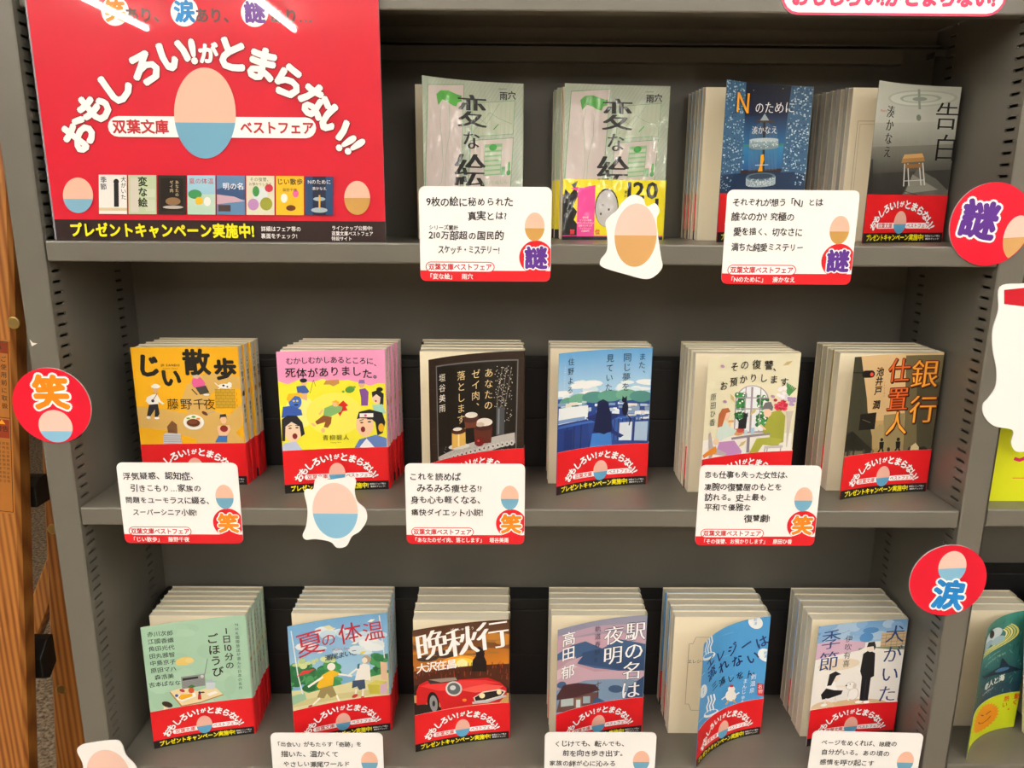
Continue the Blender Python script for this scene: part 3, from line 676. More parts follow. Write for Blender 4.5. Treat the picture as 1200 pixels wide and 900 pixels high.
@cover
def c_cake(p):
    p.frame((168, 165), (527, 132), (175, 660)); p.R(100, 0, 700, 800, '#2E2119')
    g = random.Random(9)
    for i in range(90): x, y = g.uniform(165, 530), g.uniform(130, 660); p.L([(x, y), (x+g.uniform(8, 30), y-2)], 2, g.choice(['#3C2A20', '#241A14', '#463226']))
    p.P([(198, 186), (508, 162), (508, 500), (205, 528)], '#6A6A6A'); p.P([(202, 190), (504, 167), (504, 496), (209, 523)], '#211B1B'); p.P([(206, 194), (500, 171), (500, 430), (209, 460)], '#17130F')
    # branches with white blossom
    for k in range(3):
        x0 = 440+k*16; p.L([(440, 410), (x0-5, 300), (x0+12, 190)], 2, '#7A756C')
        for i in range(46): p.E(x0+g.uniform(-16, 16), 190+i*4.2+g.uniform(-6, 6), 1.8, 1.8, '#CFC9BC', n=5)
    p.R(432, 330, 462, 430, '#4A4C50'); p.R(438, 335, 444, 425, '#7B7E84')
    # lace cloth
    p.P([(206, 490), (330, 455), (500, 418), (502, 455), (380, 495), (210, 512)], '#B9B6B0')
    for i in range(17): p.E(218+i*17, 508-i*3.3, 9, 10, '#C9C6C0', n=8); p.E(218+i*17, 508-i*3.3, 3.5, 4, '#4A4644', n=6)
    for i in range(60): p.E(g.uniform(230, 490), g.uniform(458, 488)-0.0, 2.5, 1.5, '#8E8A84', n=5)
    # cakes
    p.E(290, 462, 42, 10, '#D8D4CC'); p.P([(262, 408), (315, 400), (317, 458), (262, 468)], '#E0B45A'); p.R(286, 404, 292, 462, '#F2DFA2'); p.E(288, 408, 30, 12, '#4A2A1C'); p.E(284, 402, 18, 6, '#E6E0D6')
    p.P([(348, 400), (418, 395), (414, 455), (352, 460)], '#5A2A1E'); p.E(382, 398, 36, 14, '#40201A'); p.E(388, 382, 30, 14, '#E9E3DA'); p.E(372, 390, 16, 8, '#C8B8A8')
    p.P([(310, 372), (362, 368), (356, 400), (316, 402)], '#6A3626'); p.E(336, 366, 32, 17, '#4A281E'); p.E(338, 356, 24, 10, '#E9E3DA'); p.E(370, 452, 18, 15, '#6E1016'); p.E(366, 447, 5, 4, '#C04A4A')
    p.V('あなたの', 402, 196, 33, '#E8CF9A', ('x', 0.014), 1.12); p.V('ゼイ肉、', 354, 200, 33, '#E8CF9A', 0.004, 1.12); p.V('落とします', 298, 205, 33, '#E8CF9A', 0.004, 1.12); p.V('垣谷美雨', 222, 212, 27, '#EDE7DA', 0.0, 1.25)
@cover
def c_balcony(p):
    p.frame((658, 132), (998, 110), (667, 668)); p.G(600, 90, 1050, 310, '#3C9BE0', '#BFE0F2'); p.R(600, 300, 1050, 700, '#27458C')
    blobs(p, 665, 240, 1000, 300, 26, 14, 44, ['#E8F3F8', '#D5EAF4', '#F4F8FA'], 2, 0.35)
    for i, (x, y, rx) in enumerate(((700, 318, 34), (745, 306, 40), (800, 300, 44), (860, 296, 46), (920, 292, 40), (970, 296, 40))): p.E(x, y, rx, 22, ['#5E9C8C', '#6FAA92', '#4E8A84'][i % 3])
    g = random.Random(4)
    for i in range(70):
        x, y = g.uniform(660, 990), g.uniform(312, 380); w, h = g.uniform(8, 34), g.uniform(6, 16); p.R(x, y, x+w, y+h, g.choice(['#F2F4F6', '#DCE6EE', '#B9CCDE', '#7F9CC4', '#E8E2D8', '#8AA0C0']))
    p.P([(665, 335), (780, 330), (780, 380), (665, 400)], '#EDF3F7'); p.P([(665, 380), (770, 372), (770, 384), (665, 394)], '#7C9CCB'); p.P([(665, 396), (780, 384), (800, 520), (665, 520)], '#233C80')
    for x in (700, 728, 755): p.R(x, 400, x+4, 500, '#16285C')
    p.P([(690, 420), (725, 418), (725, 500), (690, 500)], '#1B2F6C')
    p.P([(665, 404), (1000, 366), (1000, 374), (665, 413)], '#3E68B4'); p.R(872, 388, 990, 470, '#30549C')
    for i in range(8): p.R(880+i*14, 386-i*1.5, 883+i*14, 470, '#15285E')
    p.P([(900, 400), (945, 396), (945, 470), (900, 470)], '#D6E2EE'); p.P([(955, 396), (1000, 392), (1000, 470), (955, 470)], '#A9C2DE')
    # girl with long hair, seen from behind
    p.P([(772, 378), (815, 362), (850, 362), (895, 366), (890, 380), (868, 392), (880, 430), (918, 450), (905, 460), (868, 440), (870, 490), (785, 490), (800, 440), (808, 395)], '#22306E'); p.P([(800, 440), (870, 438), (880, 520), (790, 520)], '#3E78C4')
    p.P([(815, 318), (835, 308), (852, 318), (868, 370), (872, 432), (845, 445), (805, 432), (812, 370)], '#141E44')
    # cat on the rail
    p.E(917, 345, 11, 27, '#141A34'); p.E(912, 312, 9, 9, '#141A34'); p.P([(904, 308), (905, 295), (912, 304)], '#141A34'); p.P([(914, 304), (920, 295), (921, 308)], '#141A34'); p.L([(925, 368), (938, 385), (934, 410)], 4, '#141A34')
    p.V('また、', 966, 130, 29, '#1D2A45', 0.004, 1.1); p.V('同じ夢を', 914, 132, 34, '#1D2A45', 0.004, 1.1); p.V('見ていた', 853, 137, 32, '#1D2A45', 0.004, 1.15); p.V('住野よる', 707, 150, 28, '#1D2A45', 0.004, 1.25); p.V('Sumino Yoru', 684, 180, 8, '#E8F2F8')
@cover
def c_garden(p):
    p.frame((55, 92), (622, 48), (30, 1000)); p.R(-50, 0, 800, 1200, '#E6E1C3')
    p.P([(30, 600), (240, 580), (600, 560), (600, 780), (30, 800)], '#F1EFE8')
    w = [(245, 570)]+[(350-105*math.cos(t), 360-100*math.sin(t)) for t in (math.pi*i/14 for i in range(15))]+[(455, 560)]
    p.P(w, '#A79AA8'); p.P([(350+(x-350)*0.92, 360+(y-360)*0.95) for x, y in w], '#EDF2F6')
    g = random.Random(8)
    for i in range(80):
        l = g.random() < 0.5; p.E(g.uniform(250, 305) if l else g.uniform(388, 446), g.uniform(305, 470) if l else g.uniform(330, 520), 16, 13, g.choice(['#2E7A3E', '#3F8F4A', '#276A38']), g.uniform(0, 90), n=7)
    for i in range(28):
        l = g.random() < 0.5; p.E(g.uniform(250, 305) if l else g.uniform(388, 446), g.uniform(310, 470) if l else g.uniform(330, 510), 6, 6, '#F7F7F2', n=7)
    for x in (342, 306, 398): p.R(x, 270, x+(12 if x == 342 else 6), 560, '#A79AA8')
    p.R(250, 335, 450, 342, '#A79AA8'); p.R(250, 405, 450, 412, '#A79AA8')
    # flowers at the right
    for i in range(6): p.L([(560, 330), (555+i*10, 240+i*6)], 8, '#4E8A4E')
    for i in range(26): p.E(g.uniform(490, 560), g.uniform(350, 412), 12, 10, g.choice(['#C8324A', '#E0506A', '#B0243C']), n=8)
    for i in range(16): p.E(g.uniform(505, 575), g.uniform(300, 345), 12, 10, g.choice(['#F4F2F4', '#E2DEE8']), n=8)
    for i in range(10): p.E(g.uniform(568, 605), g.uniform(330, 380), 11, 9, '#B094C0', n=8)
    p.E(515, 280, 14, 16, '#F6F2F2', 30); p.E(540, 272, 14, 16, '#F6F2F2', -30); p.P([(555, 420), (600, 415), (590, 470), (575, 650), (570, 650), (566, 470)], '#C9C2B4')
    # table and cups
    p.P([(230, 590), (470, 560), (470, 575), (232, 605)], '#8E8490'); p.R(330, 590, 348, 690, '#8E8490'); p.E(272, 555, 34, 24, '#D09A62'); p.E(285, 545, 24, 16, '#C0504A'); p.R(312, 545, 330, 575, '#BFD8E2'); p.R(352, 530, 374, 570, '#A9CDE0'); p.E(408, 530, 17, 17, '#F4F2F0')
    # black cat
    p.P([(262, 455), (275, 480), (300, 465), (325, 460), (320, 535), (270, 535), (272, 490), (258, 470)], '#202228'); p.E(314, 452, 15, 14, '#202228'); p.P([(300, 448), (302, 428), (312, 440)], '#202228'); p.P([(316, 440), (328, 430), (328, 448)], '#202228')
    # woman
    p.P([(150, 615), (250, 610), (300, 680), (290, 740), (205, 742), (190, 700), (130, 690)], '#BC8CC0'); p.P([(140, 505), (185, 490), (215, 520), (262, 545), (245, 570), (190, 590), (160, 610), (130, 590)], '#CFE2DA'); p.E(190, 450, 22, 28, '#F2CDB4'); p.P([(135, 520), (140, 440), (160, 405), (200, 400), (216, 425), (190, 432), (178, 470), (165, 515)], '#B0643C'); p.L([(215, 520), (225, 480)], 12, '#F2CDB4'); p.R(205, 478, 240, 492, '#D9A868')
    # man in olive suit
    p.P([(440, 500), (470, 430), (520, 410), (555, 450), (552, 620), (470, 640), (470, 560), (435, 572), (425, 550)], '#9CA03C'); p.P([(470, 590), (545, 600), (520, 650), (430, 640), (385, 720), (345, 700), (390, 600)], '#A8AC46'); p.E(448, 432, 24, 28, '#F2CDB4'); p.P([(412, 410), (430, 368), (465, 362), (480, 395), (475, 420), (455, 408)], '#6E6C70'); p.E(320, 718, 26, 10, '#7E7A80'); p.L([(440, 540), (410, 510)], 10, '#F2CDB4')
    for x in (445, 540, 460): p.L([(x, 650), (x-6, 720)], 6, '#A89CA8')
    p.P([(440, 650), (550, 640), (550, 655), (440, 665)], '#C9C2C4'); p.P([(76, 560), (90, 548), (110, 640), (200, 690), (205, 745), (190, 745), (185, 705), (110, 690), (95, 745), (85, 745)], '#B8AEB0'); p.P([(40, 690), (95, 655), (130, 640), (135, 680), (95, 700), (80, 750), (95, 690), (50, 710)], '#DE8C2E'); p.E(130, 610, 20, 22, '#E9D2B0')
    for x, y, r in ((150, 142, 20), (176, 360, 20), (474, 327, 20)): p.E(x, y, 13, 9, '#B88CB4', r)
    for x, y, r in ((550, 115, -30), (225, 340, 60), (362, 425, -50), (302, 632, -40)): p.E(x, y, 32, 11, '#C9B87E', r, n=4)
    for i, c in enumerate('その復讐、'): p.T(c, (228, 292, 366, 440, 492)[i], (146, 134, 130, 132, 140)[i], 62, '#26241F', 0.012)
    for i, c in enumerate('お預かりします'): p.T(c, 164+i*62, (262, 238, 222, 214, 213, 220, 234)[i], 58, '#26241F', 0.012)
    p.V('原田ひ香', 97, 305, 46, '#33413A', 0.0, 1.15)
@cover
def c_bank(p):
    p.frame((50, 75), (565, 50), (-8, 868)); p.G(-50, 40, 620, 430, '#D8B98A', '#C8A878'); p.G(-50, 430, 620, 640, '#B79A68', '#8A7444')
    p.P([(45, 75), (92, 75), (140, 300), (150, 380), (185, 520), (190, 640), (-20, 640)], '#3B3A2C'); p.P([(-20, 520), (60, 480), (150, 560), (200, 600), (200, 640), (-20, 640)], '#1F1E18')
    p.P([(360, 70), (600, 60), (600, 640), (372, 640), (372, 420)], '#6A6144'); p.P([(430, 240), (600, 200), (600, 640), (450, 640)], '#4A4634'); p.P([(250, 400), (370, 390), (370, 600), (250, 600)], '#8E7F58'); p.P([(195, 480), (225, 450), (255, 460), (255, 580), (195, 590)], '#A08C60')
    p.L([(45, 158), (110, 162)], 8, '#1B1A17'); p.pill(102, 150, 182, 190, '#1B1A17'); p.E(163, 172, 11, 11, '#D8483A')
    p.P([(105, 390), (205, 383), (198, 478), (98, 480)], '#14130F'); p.L([(120, 420), (170, 440)], 5, '#5E5846')
    for x, s in ((245, 1.0), (342, 1.1)):
        p.E(x, 540, 9*s, 10*s, '#14130F'); p.P([(x-14, 552), (x+14, 552), (x+12, 590), (x-12, 590)], '#14130F'); p.L([(x-4, 588), (x-22, 618)], 9, '#14130F'); p.L([(x+4, 588), (x+14, 618)], 9, '#14130F')
    p.E(288, 598, 9, 14, '#2B2820'); p.R(-20, 612, 620, 640, '#A48F5E')
    g = random.Random(2)
    for i in range(16): x = -5+i*13; p.E(x, 606+g.uniform(-5, 5), 9, 16, g.choice(['#4A4638', '#2B2922', '#6E6650']), n=8)
    for x in (420, 452, 484): p.E(x, 598, 22, 18, '#24221B', n=10)
    p.P([(415, 580), (440, 560), (460, 585), (460, 612), (410, 612)], '#C9B98E')
    for t, cx, ys, sz in (('銀行', 468, (170, 368), 168), ('仕置人', 325, (152, 310, 448), 142)):
        for c, y in zip(t, ys):
            p.T(c, cx+4, y+4, sz, '#1A1208', 0.034); p.T(c, cx, y, sz, '#7A2A0C', 0.030); p.T(c, cx, y, sz, '#E9A63A' if c in '行人銀' else '#D8662A', ('x', 0.012))
    p.V('池井戸 潤', 212, 132, 52, '#241A10', 0.02, 1.0, dx=-3); p.V('Ikeido', 243, 210, 14, '#A83A30')
def names_col(p, names, x, y, dy, sz, c, dx=0):
    for i, t in enumerate(names): p.T(t, x+dx*i, y+dy*i, sz, c, 0.010, rot=3)
@cover
def c_mint(p):
    p.frame((18, 228), (572, 155), (78, 897)); p.R(-100, 0, 800, 1000, '#A6CDB3')
    blobs(p, 60, 230, 560, 700, 30, 30, 80, ['#A6CDB3', '#ABD0B7', '#A2C9AF'], 3)
    names_col(p, ('赤川次郎', '江國香織', '角田光代', '田丸雅智', '中島京子', '原田マハ', '森浩美', '吉本ばなな'), 118, 264, 39, 29, '#2B3A33', 3)
    p.V('1日', 470, 222, 46, '#2B211C', 0.012, 1.0, dx=2); p.T('10', 480, 338, 48, '#2B211C', 0.012); p.V('分の', 486, 366, 44, '#2B211C', 0.012, 1.1, dx=4)
    p.V('ごほうび', 394, 262, 58, '#2B211C', 0.016, 1.05, dx=10); p.V('NHK国際放送が選んだ日本の名作', 527, 198, 20, '#3A4A42', 0.0, 1.18, dx=1.6)
    p.E(245, 415, 48, 22, '#E8CB74', -8); p.E(220, 425, 22, 14, '#E8CB74'); p.E(272, 412, 24, 14, '#EBD28A')
    p.P([(162, 585), (250, 560), (310, 590), (400, 555), (458, 605), (330, 650), (225, 670)], '#B08A50'); p.P([(165, 580), (250, 556), (310, 584), (398, 552), (452, 600), (328, 644), (228, 662)], '#EAD9AE')
    p.P([(224, 502), (352, 486), (356, 552), (230, 570)], '#8C9092'); p.P([(232, 510), (316, 500), (317, 512), (233, 524)], '#2B2B2B'); p.E(338, 500, 9, 9, '#C9CCCE'); p.L([(352, 488), (368, 402)], 3, '#6E7072')
    for i in range(5): p.L([(234, 532+i*7), (350, 518+i*7)], 2, '#6E7072')
    p.P([(358, 535), (385, 520), (410, 535), (408, 570), (360, 575)], '#C9D4DA'); p.P([(355, 535), (385, 514), (412, 534)], '#A9BCC6')
    p.P([(200, 625), (215, 600), (300, 592), (306, 612), (230, 640)], '#F5F2EA'); p.P([(208, 618), (222, 600), (284, 596), (284, 612), (226, 630)], '#EFB21E')
    p.E(279, 578, 16, 16, '#C4522C'); p.P([(258, 560), (280, 545), (302, 556), (285, 566)], '#3F7A3E'); p.E(230, 578, 15, 8, '#B83A4A', 20); p.P([(316, 600), (330, 596), (334, 630), (314, 630)], '#B8302A'); p.E(324, 592, 7, 8, '#2A2A6A'); p.P([(360, 600), (410, 582), (425, 592), (380, 612)], '#F5F2EA'); p.E(340, 590, 12, 4, '#1F2430'); p.E(200, 605, 9, 8, '#3A5FB0')
    p.P([(130, 655), (150, 655), (155, 685), (130, 685)], '#E2D8C0'); p.E(150, 652, 30, 15, '#3A2A20', 22)
@cover
def c_summer(p):
    p.frame((33, 232), (550, 165), (70, 858)); p.G(-50, 150, 700, 500, '#5C9FD6', '#A9D3EA'); p.R(-50, 560, 700, 900, '#DCD9A4')
    blobs(p, 60, 250, 540, 400, 22, 20, 60, ['#DCEBF2', '#EAF3F6', '#C4DEEC'], 6, 0.45)
    blobs(p, 30, 430, 300, 570, 60, 22, 46, ['#2F7A4A', '#3A8A54', '#276A40', '#4E9A5E'], 7); blobs(p, 470, 390, 570, 500, 30, 16, 36, ['#2F7A4A', '#3A8A54', '#276A40', '#4E9A5E'], 8)
    blobs(p, 60, 400, 290, 450, 14, 10, 22, ['#CFDCA0', '#B9CE90'], 9)
    p.P([(30, 600), (330, 540), (600, 470), (600, 900), (30, 900)], '#DED9A6'); p.P([(30, 620), (600, 560), (600, 590), (30, 650)], '#D2CC92'); p.P([(30, 590), (120, 575), (130, 610), (40, 640)], '#9CC8A8')
    p.L([(52, 255), (85, 480), (110, 580)], 6, '#E9EEF0'); p.L([(512, 180), (545, 400)], 6, '#E9EEF0'); p.P([(76, 490), (110, 462), (175, 455), (140, 475), (100, 482)], '#D2343A')
    # boy in yellow shirt
    p.P([(205, 560), (265, 545), (290, 600), (258, 612), (238, 588), (222, 612), (185, 605)], '#9A8A5A'); p.P([(212, 490), (260, 465), (300, 478), (305, 495), (275, 500), (270, 545), (195, 560), (182, 545)], '#F0BE2C'); p.E(260, 448, 22, 20, '#F6F2EA'); p.L([(215, 500), (140, 545)], 11, '#F6F2EA'); p.L([(300, 488), (370, 500)], 9, '#F6F2EA'); p.L([(290, 600), (308, 640)], 9, '#F6F2EA'); p.L([(200, 610), (165, 640)], 9, '#F6F2EA')
    p.P([(300, 648), (330, 630), (332, 640), (312, 660)], '#C83A36'); p.P([(140, 645), (160, 640), (152, 678), (138, 672)], '#C83A36')
    # companion in white vest
    p.P([(402, 450), (432, 432), (465, 440), (462, 520), (386, 526)], '#F4F1EC'); p.P([(375, 525), (440, 518), (445, 565), (412, 575), (400, 555), (372, 565)], '#3E4E66'); p.E(448, 410, 24, 20, '#B8A088'); p.E(438, 416, 15, 15, '#F3E6D8'); p.L([(405, 455), (350, 498)], 9, '#F6F2EA'); p.L([(462, 450), (468, 520)], 9, '#F6F2EA'); p.P([(400, 438), (412, 432), (410, 460), (398, 462)], '#3E6A80'); p.L([(395, 570), (392, 600)], 10, '#F6F2EA'); p.L([(432, 570), (430, 610)], 10, '#F6F2EA'); p.E(388, 606, 17, 9, '#C83A36', -25); p.E(430, 616, 10, 9, '#C83A36')
    p.P([(455, 545), (500, 520), (560, 525), (560, 590), (470, 595)], '#C9C04A'); p.P([(455, 545), (500, 520), (560, 525), (525, 545)], '#DAD26A'); p.P([(525, 545), (562, 530), (562, 590), (525, 592)], '#D8B8CE'); p.P([(522, 420), (560, 425), (560, 520), (530, 515)], '#E9C4A6')
    for x, y in ((262, 255), (385, 325), (205, 368), (470, 208), (495, 310)): p.E(x, y, 22, 7, '#F2F2E6', -20, n=4)
    p.E(428, 375, 20, 8, '#EFD84A', -25, n=4); p.E(246, 245, 30, 12, '#E6E2B8', 10, n=4)
    for c, x, y, sz, r in (('夏', 150, 322, 132, 6), ('の', 245, 308, 72, 6), ('体', 358, 275, 112, 6), ('温', 482, 262, 104, 6)): p.T(c, x, y, sz, '#B8283C', 0.004, rot=r)
    for i, c in enumerate('瀬尾まいこ'): p.T(c, 245+i*34, 400-i*6, 34, '#1E3454', 0.008)
    p.T('Maiko Seo', 312, 356, 17, '#B8283C', -0.005, rot=6)
@cover
def c_car(p):
    p.frame((146, 345), (533, 303), (155, 832)); p.R(100, 250, 600, 900, '#241A18'); p.G(100, 290, 600, 420, '#2A2024', '#7A4A22'); p.G(100, 420, 600, 520, '#8A5222', '#E08A22')
    blobs(p, 150, 360, 530, 460, 24, 16, 60, ['#5E3C28', '#9A6A2E', '#3A2A24', '#B87A2E'], 5, 0.25)
    p.E(345, 486, 90, 34, '#EFA22A'); p.E(345, 486, 52, 26, '#FBD04A'); p.E(345, 486, 24, 20, '#FFF2B0')
    p.P([(140, 505), (300, 500), (540, 480), (540, 580), (140, 560)], '#4A2214'); g = random.Random(12)
    for i in range(110): x = g.uniform(145, 535); y = g.uniform(490, 545); p.L([(x, y), (x+g.uniform(-4, 4), y-g.uniform(8, 22))], 2.2, g.choice(['#8A3A1E', '#5A2414', '#A84A24', '#30140E']))
    p.P([(385, 515), (388, 470), (402, 450), (398, 425), (412, 415), (430, 425), (432, 450), (444, 475), (445, 515)], '#170F10'); p.P([(400, 430), (420, 416), (436, 440), (430, 480), (404, 480)], '#1E1214')
    p.R(100, 600, 600, 720, '#C99A5A'); p.P([(150, 630), (240, 650), (300, 672), (520, 640), (540, 690), (150, 690)], '#1E1614')
    # red open sports car
    p.P([(160, 585), (170, 560), (205, 545), (300, 540), (330, 548), (400, 545), (450, 540), (500, 556), (528, 580), (530, 606), (500, 640), (410, 652), (330, 660), (262, 670), (255, 640), (225, 600), (200, 640), (160, 640)], '#C4161E'); p.P([(175, 566), (230, 552), (320, 552), (440, 550), (500, 562), (430, 568), (330, 590), (250, 590)], '#E0383A'); p.P([(330, 590), (440, 566), (516, 572), (490, 590), (400, 602)], '#EC5A52')
    p.P([(205, 545), (215, 538), (330, 540), (330, 552), (270, 560), (215, 560)], '#3A2A28'); p.P([(210, 542), (318, 538), (326, 550), (260, 556)], '#9A8A80')
    p.E(312, 584, 34, 30, '#DCDAD6', 15); p.E(312, 584, 27, 24, '#5E6468', 15); p.E(308, 580, 12, 10, '#C9D0D2'); p.E(228, 638, 24, 46, '#141214', -8); p.E(230, 640, 16, 34, '#8A8A8C', -8); p.E(230, 640, 6, 12, '#2A2A2A')
    p.P([(392, 622), (430, 598), (500, 585), (526, 592), (510, 618), (440, 640), (400, 642)], '#DAD6CE'); p.P([(398, 622), (432, 602), (500, 590), (518, 596), (505, 612), (440, 632), (402, 636)], '#241C1C'); p.E(428, 614, 12, 11, '#F0E2B0'); p.E(498, 598, 10, 10, '#F0E2B0'); p.E(356, 632, 9, 6, '#E88A2A'); p.L([(390, 644), (450, 640), (525, 612)], 8, '#B9C4CC')
    for c, x, y, s in (('晩', 222, 405, 122), ('秋', 345, 395, 122), ('行', 468, 368, 122)): p.T(c, x, y, s, '#FFFFFF', ('x', 0.03), rot=5)
    for i, c in enumerate('大沢在昌'): p.T(c, 182+i*40, 494-i*3.5, 40, '#FFFFFF', 0.018)
    p.T('ばんしゅうこう', 345, 345, 12, '#FFFFFF', 0, rot=5)
@cover
def c_station(p):
    p.frame((743, 358), (1104, 292), (738, 850)); p.G(700, 280, 1150, 480, '#5E86A6', '#C9A2AE'); p.R(700, 480, 1150, 900, '#B896A4')
    p.P([(740, 385), (900, 350), (1104, 330), (1104, 350), (900, 375), (740, 405)], '#B79CB0'); p.P([(740, 400), (850, 392), (1000, 372), (1104, 385), (1104, 440), (740, 470)], '#C4A0B2')
    p.P([(740, 455), (800, 425), (860, 410), (930, 440), (1000, 400), (1104, 410), (1104, 540), (900, 520), (830, 500), (820, 470), (740, 480)], '#3E5E86'); p.P([(830, 500), (850, 455), (930, 440), (1020, 450), (1104, 430), (1104, 540), (930, 515)], '#2F4A72')
    p.P([(740, 520), (790, 488), (850, 470), (820, 505), (900, 535), (1000, 530), (1104, 520), (1104, 600), (740, 600)], '#C7A6B6'); p.P([(740, 520), (800, 500), (830, 510), (780, 540), (740, 560)], '#D9BCC4')
    p.P([(740, 600), (860, 570), (1104, 560), (1104, 720), (740, 720)], '#7E98B4'); p.E(990, 606, 30, 16, '#3A5576'); p.E(762, 580, 20, 14, '#3F5C80')
    p.P([(740, 690), (760, 620), (920, 620), (920, 660), (850, 700)], '#6A4C46'); p.P([(742, 622), (770, 582), (830, 578), (905, 588), (925, 612), (830, 636), (742, 640)], '#4A2E32'); p.R(760, 640, 815, 670, '#B9C9C9'); p.R(820, 640, 850, 685, '#8A6A5A'); p.R(826, 648, 844, 680, '#CFE0DE'); p.R(855, 636, 885, 665, '#9CB0B8')
    p.L([(917, 575), (917, 640)], 3, '#4A3A3A'); p.L([(905, 590), (930, 580)], 3, '#4A3A3A'); p.P([(880, 690), (910, 640), (950, 660), (965, 720), (870, 720)], '#39567E'); p.P([(1020, 700), (1040, 600), (1104, 540), (1104, 720)], '#2F4A72'); p.P([(740, 690), (850, 700), (900, 720), (740, 740)], '#8FA6BE')
    for t, x, y0, s, dx in (('駅の名は', 1062, 322, 80, -4), ('夜明', 976, 345, 80, -2)): p.V(t, x, y0, s, '#FFFFFF', ('x', 0.02), 1.02, dx=dx, edge='#33415E', eb=0.02)
    p.V('高田', 790, 368, 58, '#FFFFFF', 0.012, 1.0, dx=-1, edge='#33415E', eb=0.02); p.V('郁', 788, 500, 58, '#FFFFFF', 0.012, edge='#33415E', eb=0.02); p.V('軌道春秋Ⅱ', 910, 348, 25, '#1E2A40', 0.0, 1.25)
@cover
def c_steam(p):
    p.frame((215, 300), (410, 218), (187, 692)); p.R(0, 0, 600, 900, '#4F9FDB')
    for x, y in ((238, 320), (250, 510)):
        p.E(x, y+26, 27, 12, '#F2F6F8'); p.E(x, y+23, 21, 7, '#4F9FDB')
        for k in (-1, 0, 1): p.L([(x+k*11, y+18), (x+k*11-4, y), (x+k*11+4, y-16), (x+k*11, y-34)], 5, '#F2F6F8')
    for x, y in ((218, 452), (376, 245), (398, 345)): p.E(x, y, 17, 21, '#F2F6F8'); p.V('剣湯', x, y-13, 11, '#4F9FDB')
    for y in (330, 400, 470, 545): p.L([(200, y), (222, y-6)], 2, '#BBDDF0'); p.L([(290, y-40), (320, y-48)], 2, '#6FB2E2')
    for i, c in enumerate('エレジーは'): p.T(c, 246+i*36, 368-i*16, 42, '#1E2F6A', 0.016, rot=24)
    for i, c in enumerate('流れない'): p.T(c, 252+i*39, 404-i*15, 43, '#1E2F6A', 0.016, rot=22)
    for i, c in enumerate('三浦しをん'): p.T(c, 262+i*25, 448-i*9, 28, '#1E2A4A', 0.014, rot=20)
    p.E(312, 488, 15, 19, '#F4F2EC'); p.E(314, 466, 10, 10, '#F4F2EC'); p.L([(300, 488), (286, 498)], 4, '#F4F2EC'); p.L([(325, 486), (334, 478)], 4, '#F4F2EC'); p.L([(306, 504), (298, 516)], 4, '#D9A03C'); p.L([(318, 502), (326, 512)], 4, '#D9A03C'); p.E(314, 456, 6, 4, '#D2343A')
    p.V('剣温泉', 370, 412, 19, '#F4F6F8', 0.004, 1.2, dx=-2); p.V('まんじゅう', 350, 430, 17, '#F4F6F8', 0.004, 1.05, dx=-2); p.R(378, 440, 392, 480, '#D2343A'); p.V('名物', 385, 443, 15, '#FFFFFF', 0.004)
@cover
def c_dog(p):
    p.frame((558, 232), (847, 228), (558, 645)); p.R(500, 200, 900, 700, '#F0EFEB'); p.G(500, 220, 900, 300, '#5F96CC', '#9CC0E0')
    blobs(p, 560, 232, 845, 285, 30, 14, 36, ['#4F88C2', '#86B0DA', '#A9C8E4', '#5F96CC'], 4, 0.5)
    p.P([(558, 290), (640, 285), (720, 300), (720, 325), (558, 345)], '#D6B4CC'); p.P([(770, 272), (847, 266), (847, 316), (770, 322)], '#C9B28E')
    for i in range(4): p.L([(770, 280+i*12), (847, 275+i*12)], 2, '#A08A66'); p.L([(785+i*18, 276), (785+i*18, 318)], 2, '#A08A66')
    p.P([(700, 320), (847, 318), (847, 330), (700, 334)], '#7E8A6A'); p.P([(558, 400), (720, 318), (847, 335), (847, 560), (558, 560)], '#F3F1EC'); p.E(700, 520, 120, 24, '#DDBE94'); p.E(600, 512, 40, 18, '#E4CBA6'); p.E(640, 370, 70, 20, '#E9DCC6')
    # standing student in black
    p.P([(717, 340), (735, 328), (756, 340), (762, 420), (752, 425), (752, 505), (724, 505), (722, 420), (714, 400)], '#17181C'); p.E(740, 318, 14, 17, '#F3E6DA'); p.P([(726, 318), (730, 302), (750, 300), (756, 318), (752, 330), (748, 316)], '#17181C'); p.E(722, 508, 12, 5, '#FFFFFF'); p.E(748, 510, 10, 5, '#FFFFFF'); p.L([(738, 430), (738, 500)], 2, '#3A3C42')
    # crouching girl
    p.P([(600, 430), (632, 425), (645, 455), (640, 465), (605, 462)], '#F8F8F6'); p.P([(590, 468), (606, 448), (635, 458), (664, 462), (660, 475), (620, 485), (596, 486)], '#1A1B20'); p.E(632, 412, 15, 17, '#F3E6DA'); p.P([(608, 440), (612, 400), (632, 392), (652, 404), (636, 408), (622, 440)], '#1A1B20'); p.L([(640, 445), (670, 448)], 6, '#F3E6DA'); p.L([(610, 485), (606, 505)], 6, '#F3E6DA'); p.L([(640, 482), (645, 500)], 6, '#F3E6DA'); p.E(604, 506, 11, 5, '#FFFFFF')
    # white dog
    p.E(700, 478, 18, 22, '#B9B4AC'); p.E(700, 478, 16.5, 20.5, '#FAF8F4'); p.E(688, 448, 16, 14, '#B9B4AC'); p.E(688, 448, 14.5, 12.5, '#FAF8F4'); p.E(674, 446, 3, 3, '#333333'); p.E(686, 442, 2, 2, '#333333'); p.E(702, 450, 6, 10, '#D8CFC2'); p.R(684, 485, 690, 500, '#FAF8F4')
    p.V('犬がいた', 812, 245, 64, '#1C3C74', ('x', 0.014), 1.08); p.V('季節', 604, 246, 70, '#1C3C74', ('x', 0.014), 1.05); p.V('伊吹有喜', 664, 272, 25, '#2A2A30', 0.0, 1.12)
